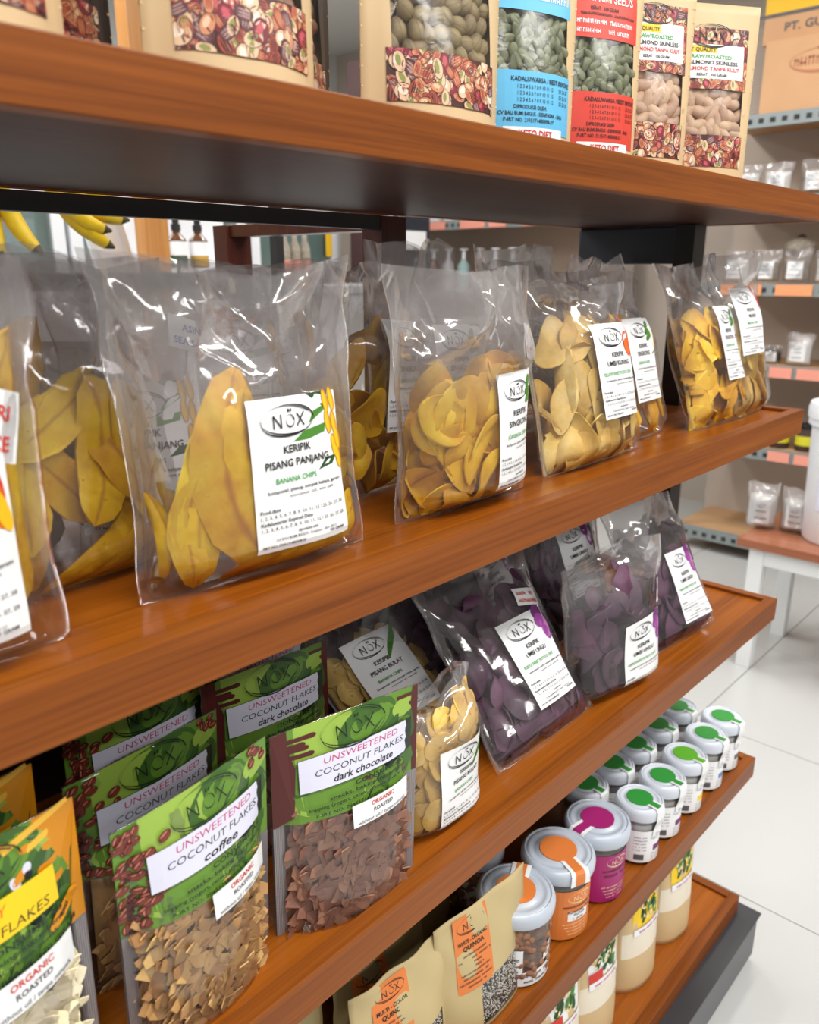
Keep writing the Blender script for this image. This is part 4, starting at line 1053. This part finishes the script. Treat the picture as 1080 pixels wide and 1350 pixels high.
# bottles on the far rack
for k in range(11):
    y = 4.1-.125*k; big = k % 4
    t = thing('bottle', '%s bottle on the far rack, %s from the left on the upper board' % (('blue-capped white', 'yellow', 'white', 'pale')[big], ('first', 'second', 'third', 'fourth', 'fifth', 'sixth', 'seventh', 'eighth', 'ninth', 'tenth', 'eleventh')[k]), 'bottle', (4.3, y, 1.691), 0, 'bottles on the upper board of the far rack')
    MB().lathe([(.044, 0), (.046, .01), (.046, .12), (.02, .15), (.02, .16)], ('b3', 'b2', 'b3', 'lid_w')[big], 14).build('bottle_body', t, True); MB().lathe([(.022, .16), (.022, .19)], ('b1', 'b4', 'lid_w', 'b1')[big], 12).build('cap', t)
for k in range(8):
    y = 4.0-.13*k
    t = thing('pump_bottle', '%s pump bottle on the far rack, %s from the left under the red tags' % (('white', 'clear', 'brown')[k % 3], ('first', 'second', 'third', 'fourth', 'fifth', 'sixth', 'seventh', 'eighth')[k]), 'bottle', (4.3, y, 1.261), 0, 'bottles below the red tags of the far rack')
    MB().lathe([(.038, 0), (.04, .01), (.04, .16), (.016, .19), (.016, .2)], ('b3', 'fridge_in', 'amber')[k % 3], 14).build('bottle_body', t, True); MB().lathe([(.012, .2), (.012, .25), (.03, .255), (.03, .262)], 'white_plastic', 12).build('pump', t)

# ================================================================== bench, bucket, white bags
t = thing('low_bench', 'low white painted bench with brown wooden top in front of the rack', 'bench', (2.77, 0, 0))
MB().box(-.02, .42, -.35, .97, .455, .485, 'bench_wood', .003).build('bench_top', t)
for x in (.0, .355):
    for y in (.90, -.3): MB().box(x, x+.045, y-.02, y+.03, 0, .455, 'white_paint', .002).build('leg', t)
MB().box(.05, .095, .55, .6, 0, .455, 'white_paint', .002).build('leg', t)
for x in (.005, .365): MB().box(x, x+.025, -.3, .9, .395, .455, 'white_paint', .001).build('apron', t)
for y in (-.3, .885): MB().box(.03, .365, y, y+.025, .395, .455, 'white_paint', .001).build('apron', t)
t = thing('bucket', 'tall white plastic bucket with lid standing on the low bench', 'bucket', (2.97, .69, .486))
autosmooth(MB().lathe([(.125, 0), (.132, .01), (.146, .40), (.158, .402), (.158, .43), (.148, .432)], 'white_plastic', 36).build('bucket_body', t))
autosmooth(MB().lathe([(.162, .425), (.164, .455), (.158, .475), (.14, .482), (.13, .474), (.001, .474)], 'white_plastic', 36).build('lid', t))
a = np.linspace(R_(150), R_(260), 12); V = [(.1475*math.cos(q)*(.92+.08*z/.36), .1475*math.sin(q)*(.92+.08*z/.36), z) for z in (.12, .36) for q in a]
raw('label', V, [(i, i+1, 13+i, 12+i) for i in range(11)], 'lav', None, t, True)
packet('clear bag of white powder on the bench, left of its twin', 2.92, .955, .487, .105, .17, .08, 'powder', 71, 'bags of white powder on the bench', -75, cat='bag')
packet('clear bag of white powder on the bench, beside the bucket', 2.95, .845, .487, .105, .16, .08, 'powder', 72, 'bags of white powder on the bench', -80, cat='bag')

# ================================================================== far left: fridges, bananas, bottles
def fridge(label, x, y, w, n, rz=0):
    t = thing('drinks_fridge', label, 'fridge', (x, y, 0), rz)
    MB().box(0, w, .04, .6, 0, 2.05, 'white_paint').box(.02, w-.02, .03, .05, .3, 1.78, 'fridge_in').build('cabinet', t)
    MB().box(0, w, -.02, .05, 1.80, 2.05, 'white_plastic', .004).build('header', t)
    dw = w/n
    for k in range(n):
        m = MB(); a, b = k*dw+.01, (k+1)*dw-.01
        m.box(a, a+.055, -.03, .015, .25, 1.78, 'white_plastic', .004).box(b-.055, b, -.03, .015, .25, 1.78, 'white_plastic', .004).box(a+.055, b-.055, -.03, .015, 1.68, 1.78, 'white_plastic', .004).box(a+.055, b-.055, -.03, .015, .25, .34, 'white_plastic', .004)
        d = m.build('door', t); MB().box(a+.055, b-.055, -.015, -.009, .34, 1.68, 'fridge_glass').build('pane', d)
        MB().box(b-.04, b-.02, -.06, -.03, .9, 1.2, 'rail').build('handle', d)
        for z in (1.32, 1.0, .7): MB().box(a+.06, b-.06, -.006, .03, z, z+.015, 'white_paint').build('wire_shelf', t)
    return t
fridge('white glass-door drinks fridge behind the hanging bananas', .72, 3.5, 1.86, 2)
fridge('white glass-door fridge with yellow sticker beyond the dark post', 2.62, 3.55, .62, 1)
k = 0
for i, x in enumerate((1.16, 1.24, 1.32, 1.40, 1.75, 1.83, 1.94, 2.02)):
    t = thing('drink_bottle', '%s drink bottle, %s in the row inside the far fridge' % (('orange', 'pink', 'white', 'brown')[i % 4], ('first', 'second', 'third', 'fourth', 'fifth', 'sixth', 'seventh', 'eighth')[i]), 'bottle', (x, 3.512, 1.336), 0, 'drink bottles inside the far fridge')
    MB().lathe([(.017, 0), (.018, .006), (.018, .09), (.009, .11), (.009, .12)], ('b4', 'b2', 'b3', 'b4')[i % 4], 12).build('bottle_body', t, True); MB().lathe([(.0095, .12), (.0095, .135)], 'lid_w', 10).build('cap', t)
t = thing('price_card', 'small yellow card stuck on the fridge beyond the dark post', 'card', (3.13, 3.516, 1.46))
MB().box(0, .045, -.003, 0, 0, .13, 'sign_yellow', .0008).build('card_sheet', t)
# banana bunches hung on a rail
t = thing('hanging_rail', 'black rail on two legs holding the banana bunches', 'rail', (.3, 1.5, 0))
MB().box(-.5, .9, -.012, .012, 1.66, 1.68, 'black_metal').build('bar', t); MB().box(-.5, -.48, -.012, .012, 0, 1.66, 'black_metal').build('leg', t); MB().box(.88, .9, -.012, .012, 0, 1.66, 'black_metal').build('leg', t)
def banana_mesh():
    n, m = 11, 8; V = []; f = []
    for i in range(n):
        s = i/(n-1); a = -.5+1.15*s; r = .0165*math.sin(math.pi*min(.97, .04+s*.93))**.45; r = r if s < .9 else r*(1-(s-.9)*6)
        cx = .15*(math.cos(a)-1); cz = -.15*math.sin(a)
        for k in range(m): 
            q = 2*math.pi*k/m; rr = r*(1+.08*math.cos(5*q)); V.append((cx+rr*math.cos(q)*math.cos(a), rr*math.sin(q), cz+rr*math.cos(q)*math.sin(a)*-1))
    for i in range(n-1):
        for k in range(m): f.append((i*m+k, i*m+(k+1) % m, (i+1)*m+(k+1) % m, (i+1)*m+k))
    f.append(tuple(range(m))); f.append(tuple((n-1)*m+k for k in range(m))[::-1])
    fm = [0]*len(f)
    for k in range(m): fm[(n-2)*m+k] = 1
    fm[-1] = 1
    o = raw('banana', V, f, ['banana_skin', 'banana_tip'], fm, None, True); d = o.data; d.polygons.foreach_set('use_smooth', [True]*len(d.polygons)); bpy.data.objects.remove(o); return d
BM = banana_mesh()
def bunch(label, x, y, z, angs, rz):
    t = thing('banana_bunch', label, 'bananas', (x, y, z), rz, 'banana bunches on the rail')
    for i, (a, b) in enumerate(angs):
        inst('banana', BM, t, Matrix.Translation((.012*i-.02, .01*(i % 2), 0)) @ Matrix.Rotation(a, 4, 'Y') @ Matrix.Rotation(b, 4, 'Z') @ Matrix.Translation((0, 0, -.07)))
    MB().lathe([(.02, -.02), (.014, .02), (.012, 1.66-z)], 'banana_tip', 10).build('stem', t, True)
    return t
bunch('yellow banana bunch at the far left end of the rail', .585, 1.5, 1.555, [(.15, .2), (-.1, 1.2), (-.3, 2.2), (.3, -.6)], 0)
bunch('yellow-green banana bunch hanging right of the other bunch', .685, 1.5, 1.55, [(-.75, 3.0), (-.6, 3.3), (-.9, 2.9), (-.5, 3.0), (-1.05, 3.2)], 0)
# oak post, counter, droppers
t = thing('oak_post', 'light oak upright post beside the dropper bottles', 'post', (1.275, 2.2, 0)); MB().box(0, .075, 0, .06, 0, 2.3, 'oak', .003).build('post_shaft', t); MB().box(-.02, .095, -.02, .08, 0, .03, 'oak', .002).build('foot', t)
t = thing('notice_board', 'white slanted notice board left of the oak post', 'sign', (1.19, 2.31, 1.333), 0, None, 0, -14)
MB().box(0, .02, 0, .02, 0, .3, 'white_paint', .002).box(.1, .12, 0, .02, 0, .3, 'white_paint', .002).build('board_frame', t); MB().box(.02, .1, .006, .014, .0, .3, 'label').build('board_sheet', t)
P = Print(); P.scrib(.06, .23, .016, .07, 'ink_green'); P.scrib(.06, .2, .016, .05, 'ink_pink'); P.scrib(.06, .165, .016, .06, 'a_yellow')
a = np.array(P.v, float); prop(raw('print', np.stack([a[:, 0], .0055-a[:, 2]*.0002, a[:, 1]], 1), P.f, P.ms, P.m, t), kind='stuff')
t = thing('notice_stand', 'white stand carrying the notice board and dropper bottles', 'counter', (1.05, 2.29, 0))
MB().box(0, 1.5, 0, .55, 0, 1.30, 'white_paint', .004).build('counter_body', t); MB().box(-.01, 1.51, -.01, .56, 1.30, 1.33, 'white_paint', .004).build('counter_top', t)
t = thing('riser', 'white riser step under the dropper bottles', 'riser', (1.42, 2.42, 1.331)); MB().box(0, .5, 0, .25, 0, .06, 'white_plastic', .003).box(.05, .45, .25, .27, .06, .3, 'white_plastic', .003).build('riser_block', t)
for i, (x, lm) in enumerate(((1.515, 'serum_green'), (1.598, 'serum_green'), (1.682, 'serum_gold'))):
    t = thing('dropper_bottle', ('amber dropper bottle half behind the oak post', 'dropper bottle with green base, middle of the three', 'dropper bottle with golden base beside the dark post')[i], 'bottle', (x-.025, 2.52, 1.392), 0, 'dropper bottles on the riser')
    autosmooth(MB().lathe([(.03, 0), (.032, .006), (.032, .09), (.013, .112), (.013, .12)], 'amber', 20).build('bottle_body', t)); autosmooth(MB().lathe([(.0325, .006), (.0325, .04)], lm, 20, caps=False).build('lower_label', t)); autosmooth(MB().lathe([(.0327, .04), (.0327, .085)], 'label', 20, caps=False).build('label', t))
    autosmooth(MB().lathe([(.016, .12), (.016, .14), (.011, .142), (.012, .165), (.007, .178), (.001, .18)], 'rubber', 16).build('dropper', t))
for i in range(3):
    t = thing('tube_bottle', 'slim clear bottle with amber base, %s of three right of the dark post' % nm[i].replace('leftmost', 'first'), 'bottle', (2.06+.05*i, 2.55, 1.331), 0, 'slim bottles right of the dark post')
    MB().lathe([(.02, 0), (.022, .005), (.022, .09)], 'b4', 14).build('bottle_base', t, True); MB().lathe([(.0215, .09), (.02, .14), (.009, .165), (.009, .2)], 'grey_food', 14).build('bottle_neck', t, True)
t = thing('dark_pillar', 'dark brown square pillar between the fridge and the shelf post', 'pillar', (3.15, 3.2, 0)); MB().box(0, .14, 0, .14, 0, 2.4, 'wood_dark_brown', .004).build('pillar_shaft', t); MB().box(-.02, .16, -.02, .16, 0, .08, 'wood_dark_brown', .003).build('pillar_base', t)
t = thing('sign_stand', 'dark grey panel with white card right of the dark pillar', 'panel', (3.42, 3.25, 0)); MB().box(0, .28, 0, .04, 0, 1.95, 'navy', .003).build('panel_board', t); MB().box(.03, .24, -.006, 0, 1.50, 1.60, 'label').build('card', t); MB().box(.0, .05, -.02, 0, 0, 1.95, 'rail').build('side_rail', t)

# ================================================================== shelf two (upper middle): bags of chips
PP = ('KERIPIK', 'PISANG PANJANG', 'BANANA CHIPS', 'banana')
SK = ('KERIPIK', 'SINGKONG', 'CASSAVA CHIPS', 'cassava')
UK = ('KERIPIK', 'UMBI KUNING', 'YELLOW SWEET POTATO CHIPS', 'yam')
KM = ('KERIPIK', 'MLINJO', 'MELINJO CHIPS', 'chili')
UU = ('KERIPIK', 'UMBI UNGU', 'PURPLE SWEET POTATO CHIPS', 'purple')
PB = ('KERIPIK', 'PISANG BULAT', 'BANANA CHIPS', 'leaf')
LW, LH = .089, .113
def manual_c(b, t):
    rs = np.random.RandomState(5)
    for (x, z, L, W, cv, r) in ((-.034, .086, .165, .05, .62, -.12), (-.058, .062, .13, .034, .45, .1), (-.070, .048, .085, .024, .2, .05), (-.080, .045, .07, .016, .1, -.12), (-.02, .10, .10, .04, .4, -.2), (.0, .05, .09, .04, .3, .2),
                                (.045, .026, .12, .04, .35, 1.25), (.0, .02, .10, .03, -.3, 1.2), (.07, .03, .07, .03, .2, 1.0)):
        c = strip_chip(rs, L, W, cv, 13, 6); y = b.front(np.array([x]), np.array([z]))[0]+.004+.004*rs.rand()
        put_chip('banana_chip', b, c, rotm(.15, .0, r), (x, y, z), 'banana', t)
def manual_b(b, t):
    rs = np.random.RandomState(9)
    for (x, z, L, W, cv, r) in ((.0, .10, .12, .042, -.5, .15), (.032, .095, .12, .036, -.3, -.1), (.045, .045, .15, .036, -.6, .75), (.01, .03, .14, .036, -.5, .95), (-.02, .13, .1, .036, .2, 1.0), (-.04, .155, .1, .036, .3, .4), (-.05, .09, .12, .036, .2, .2), (-.06, .05, .1, .036, .2, -.3)):
        c = strip_chip(rs, L, W, cv, 13, 6); y = b.front(np.array([x]), np.array([z]))[0]+.004+.006*rs.rand()
        put_chip('banana_chip', b, c, rotm(.15, .0, r), (x, y, z), 'banana', t)
clear_bag('clear banana chip bag cut off at the left edge, red KARI SPICE sticker', .092, .482, S2, 0, 1, .225, .238, .075, 'strip', 30, 1, ('KERIPIK', 'PISANG PANJANG', 'BANANA CHIPS', 'flame', .031, .080, LW, LH, 0), ('KARI', 'SPICE', 'ink_red', .070, .146, .042, .04, -18), .72, 0, (0, .02, -.01, .0, .01, -.02))
clear_bag('clear unlabelled bag of curved banana chips left of the large-labelled front bag', .262, .565, S2, 3, 5, .215, .238, .06, 'strip', 9, 2, None, None, .55, 0, (-.05, 0, .03, -.02, .0, -.03), manual=manual_b)
clear_bag('large clear bag of yellow banana chips with the sharp PISANG PANJANG label facing front', .360, .488, S2, -3, 5, .216, .238, .07, 'strip', 0, 3, PP+(.020, .079, LW, LH, 0), None, .5, -.02, (.015, -.01, -.05, -.07, -.03, .01), manual=manual_c, amp=1.2, nu=80, nv=90)
clear_bag('clear banana chip bag directly behind the large-labelled front bag, blue ASIN SEA SALT sticker', .352, .572, S2, -2, 4, .20, .225, .05, 'strip', 8, 4, PP+(-.045, .088, LW, LH, -2), ('ASIN', 'SEA SALT', 'ink_blue', .012, .176, .042, .026, -18), .55, 0, (.0, -.02, -.05, .0, .02, -.02))
clear_bag('clear banana chip bag third back behind the large-labelled bag, pale label half seen', .47, .645, S2, 2, 2, .20, .23, .05, 'strip', 12, 5, PP+(-.02, .125, LW, LH, -3), None, .52, 0)
clear_bag('clear bag of dark golden chips in the gap left of the SINGKONG bag', .575, .585, S2, 4, 3, .19, .232, .055, 'cassava', 40, 6, SK+(.045, .12, LW*.9, LH, -5), None, .62, 0, (.0, .01, -.03, .02, 0, -.01))
clear_bag('clear upright bag of curled cassava chips with the SINGKONG label at its right side', .61, .487, S2, -3, 0, .20, .232, .07, 'cassava', 52, 7, SK+(.042, .077, .072, LH, 2), ('', '', 'ink_red', .082, .158, .022, .034, -12), .48, 0, (.0, -.015, -.03, -.02, 0, -.005), nu=72, nv=84)
clear_bag('clear bag of pale root chips with an orange yam on its UMBI KUNING label', .865, .487, S2, 0, 14, .235, .222, .075, 'pale', 46, 8, UK+(.022, .107, LW, LH, 0), None, .66, 0, (-.02, .0, -.02, .0, -.03, -.02), nu=72, nv=84)
clear_bag('narrow clear cassava bag squeezed between the yam bag and the leaning bags', 1.03, .515, S2, 2, 15, .18, .222, .06, 'cassava', 22, 9, SK+(-.0, .108, .078, LH, 0), None, .6, 0)
clear_bag('leaning clear bag of deep yellow chips, second from the right end of the shelf', 1.235, .482, S2, 0, 18, .215, .25, .07, 'cassava', 46, 10, SK+(.018, .118, .078, LH, 0), None, .58, 0, (.0, -.03, -.01, .0, .0, .01))
clear_bag('leaning clear bag of pale chips at the right end of the shelf', 1.345, .478, S2, 2, 13, .16, .258, .055, 'pale', 26, 11, KM+(-.015, .15, .078, .105, 0), None, .55, 0, (.0, .02, .01, .0, .0, -.02))
back = ((-.05, .64, 'strip'), (.225, .645, 'strip'), (.33, .72, 'strip'), (.56, .72, 'cassava'), (.74, .62, 'cassava'), (.80, .73, 'cassava'), (.95, .65, 'pale'), (1.05, .74, 'pale'), (1.12, .62, 'cassava'), (1.24, .72, 'pale'))
where = ('far left', 'left, behind the curved chips', 'left, behind the sea salt bag', 'centre left', 'behind the front cassava bag', 'centre, at the rear lip', 'behind the yam bag', 'centre right, at the rear lip', 'behind the narrow cassava bag', 'right, by the dark end panel')
for k, (x, y, kd) in enumerate(back):
    clear_bag('clear chip bag in the rear rows, %s' % where[k], x, y, S2, (-4, 3, 5, -3, 2, 4, -5, 3, -2, 4)[k], (2, 0, 1, 2, 1, 0, 3, 0, 4, 0)[k], .2, (.225, .235, .232, .238, .225, .262, .235, .26, .232, .25)[k], .05, kd, 10, 20+k,
              (PP if kd == 'strip' else SK if kd == 'cassava' else UK)+(0, .11, LW, LH, (k*5) % 9-4), None, .5, 0, None, 'rear chip bags on the upper bag shelf', 0, 'film_back', None, 1.3, 30, 36)

# ================================================================== shelf three: coconut pouches, purple bags
coconut_pouch('green honey coconut flake pouch cut off at the left edge, white flakes', .110, .475, 5, -4, .145, .24, .06, 'honey', 1, 200, roll=-1)
coconut_pouch('second honey coconut pouch peeking out behind the front honey pouch', .103, .530, 4, -4, .145, .243, .05, 'honey', 2, 24, detail=False)
coconut_pouch('front coffee coconut flake pouch with coffee beans printed at its left side', .270, .478, 6, -6, .14, .212, .06, 'coffee', 3, 280, roll=-2, curl=.02)
coconut_pouch('second coffee coconut pouch directly behind the front coffee pouch', .266, .548, 5, -5, .14, .208, .05, 'coffee', 4, 40, curl=.01)
coconut_pouch('third coffee coconut pouch farthest back, under the shelf lip', .300, .61, 3, -2, .14, .208, .05, 'coffee', 5, 30)
coconut_pouch('front dark chocolate coconut flake pouch with brown flakes in its window', .418, .464, -11, -2, .150, .205, .05, 'choc', 6, 280)
coconut_pouch('second dark chocolate coconut pouch behind the front chocolate pouch', .428, .585, -4, 0, .145, .200, .05, 'choc', 7, 40)
coconut_pouch('third dark chocolate coconut pouch at the rear with only its top edge showing', .46, .65, -3, 0, .145, .205, .045, 'choc', 8, 12, detail=False)
clear_bag('small clear bag of round banana chips standing beside the front chocolate pouch', .560, .48, S3, -4, 2, .145, .15, .065, 'coin', 110, 12, PB+(.02, .054, .084, .094, -1), None, .78, 0, (.0, -.02, -.08, .0, .10, .02))
clear_bag('clear bag of round banana chips lying back behind the small one, label facing up', .652, .548, S3, 2, 50, .2, .235, .06, 'coin', 100, 13, PB+(-.012, .116, LW, LH, 0), None, .68, 0)
clear_bag('clear bag of purple chips leaning back, nearest of the front purple bags', .777, .475, S3, 0, 37, .225, .25, .075, 'purple', 60, 14, UU+(.012, .098, .092, LH, 0), ('', '', 'ink_red', .045, .172, .042, .024, -14), .7, 0, (-.02, .02, -.02, -.05, -.06, -.02))
clear_bag('clear upright bag of purple chips, middle of the three front purple bags', .945, .482, S3, -8, 4, .215, .205, .075, 'purple', 56, 15, UU+(.026, .054, .085, LH, 4), ('', '', 'ink_red', .074, .136, .026, .034, -10), .72, 0, (-.03, .0, .0, .02, .02, .0))
clear_bag('clear bag of purple chips nearest the right end of the shelf, label slanting', 1.175, .475, S3, -5, 28, .2, .245, .07, 'purple', 52, 16, UU+(.004, .084, .078, LH, 0), None, .62, 0)
for k, (x, y, ln) in enumerate(((.70, .63, 18), (.88, .62, 20), (1.06, .60, 18), (.66, .71, 8), (.98, .72, 8), (1.2, .70, 10))):
    clear_bag('rear clear bag of purple chips, %s' % ('behind the nearest purple bag', 'between the two nearest front purple bags', 'behind the upright purple bag', 'at the dark back left', 'at the back centre', 'at the back right by the black post')[k], x, y, S3, (-6, 4, -3, 3, -2, 4)[k], ln, .21, .25, .06, 'purple', 26, 30+k, (UU+(.0, .13, .08, LH, (-6, 4, 3, 5, -4, 2)[k]) if k in (1, 2, 5) else None), None, .62, 0, None, 'rear purple chip bags', 0, 'film_back', None, 1.2, 30, 36)

# ================================================================== shelf one (top): kraft pouches
kraft_pouch('kraft nut pouch with printed nut band, leftmost on the top shelf', .175, .487, 0, .135, .205, .055, 'plain', 1)
kraft_pouch('kraft nut pouch with printed nut band, second on the top shelf', .358, .487, -3, .13, .205, .055, 'plain', 2)
kraft_pouch('kraft pouch of pale broad beans seen through its window', .562, .492, -10, .145, .205, .055, 'pistachio', 3)
kraft_pouch('kraft pouch with sky blue print and pumpkin seeds in the window', .690, .492, -20, .118, .205, .05, 'sky', 4)
kraft_pouch('kraft pouch with red print and pumpkin seeds in the window', .815, .490, -22, .115, .205, .05, 'red', 5)
kraft_pouch('kraft almond pouch half hidden behind the front almond pouch', .965, .508, -30, .115, .205, .05, 'almond', 6)
kraft_pouch('kraft pouch of skinless almonds with white BEST QUALITY label, right end', 1.100, .50, -34, .142, .216, .055, 'almond', 7)
kraft_pouch('kraft pouch of pale nuts turned away behind the right-end almond pouch', 1.205, .548, -48, .125, .2, .05, 'almond', 8)
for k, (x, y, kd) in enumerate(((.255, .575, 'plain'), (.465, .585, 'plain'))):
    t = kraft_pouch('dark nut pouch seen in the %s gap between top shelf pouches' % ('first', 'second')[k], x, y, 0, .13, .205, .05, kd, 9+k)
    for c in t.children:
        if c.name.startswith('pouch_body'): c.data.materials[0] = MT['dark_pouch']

# ================================================================== shelf four: grain pouches and jars
quinoa_pouch('cream grain pouch with orange QUINOA label and speckled grain in its window', .646, .475, -4, .165, .172, .05, 1)
quinoa_pouch('orange-labelled grain pouch cut off by the lower edge of the picture', .515, .485, -3, .15, .165, .05, 2)
quinoa_pouch('shaded orange-labelled grain pouch in the second row', .545, .548, 3, .16, .118, .04, 3, 'olive_paper')
quinoa_pouch('plain olive grain pouch in the second row behind the speckled one', .655, .60, 2, .17, .185, .04, 4, 'olive_paper', False, 0, False)
quinoa_pouch('plain olive grain pouch far left behind the orange labels', .36, .52, 2, .14, .165, .04, 5, 'olive_paper', False, 0, False)
jar('clear jar of brown nuts with orange lid sticker, half behind the grain pouch', .735, .487, .0465, .118, 'nuts', 25, 1)
jar('orange-labelled jar with orange lid sticker', .838, .488, .0465, .118, 'orange', -112, 2)
jar('magenta-labelled jar with magenta lid sticker', .935, .482, .044, .118, 'magenta', 172, 3)
fx = ((1.043, .468), (1.122, .468), (1.207, .468), (1.295, .468), (1.372, .470))
for k, (x, y) in enumerate(fx):
    jar('small green-sealed salt jar in the front row, %s' % ('right beside the magenta jar', 'second from the magenta jar', 'third from the magenta jar with yellow mark', 'fourth from the magenta jar with blue mark', 'last at the right end')[k], x, y, .034, .102, 'lime' if k == 2 else 'green', -95, k, 'small jars in the front row', 0)
for k, (x, y) in enumerate(((1.02, .552), (1.10, .548), (1.18, .548), (1.265, .548), (1.35, .55))):
    jar('small green-sealed salt jar in the second row, %s' % ('behind the magenta jar', 'second from the left', 'third from the left', 'fourth from the left', 'last at the right end')[k], x, y, .034, .102, 'green', -95, k+1, 'small jars in the second row', 0)
jar('grey-lidded jar deep in the shadow behind the orange jar', .79, .60, .04, .1, 'nuts', 0, 6)

# ================================================================== shelf five: flour pouches
for k, (x, bk) in enumerate(((.72, 'red'), (.865, 'red'), (.985, 'red'), (1.135, 'yellow'), (1.282, 'yellow'))):
    flour_pouch('beige flour pouch on the lowest shelf, %s' % ('mostly hidden by the shelf above', 'fourth from the right end', 'third from the right end', 'second from the right end with yellow label', 'nearest the right end with yellow label')[k], x, .492, -6, .125, .245, .055, 20+k, bk, 'flour pouches on the lowest shelf')
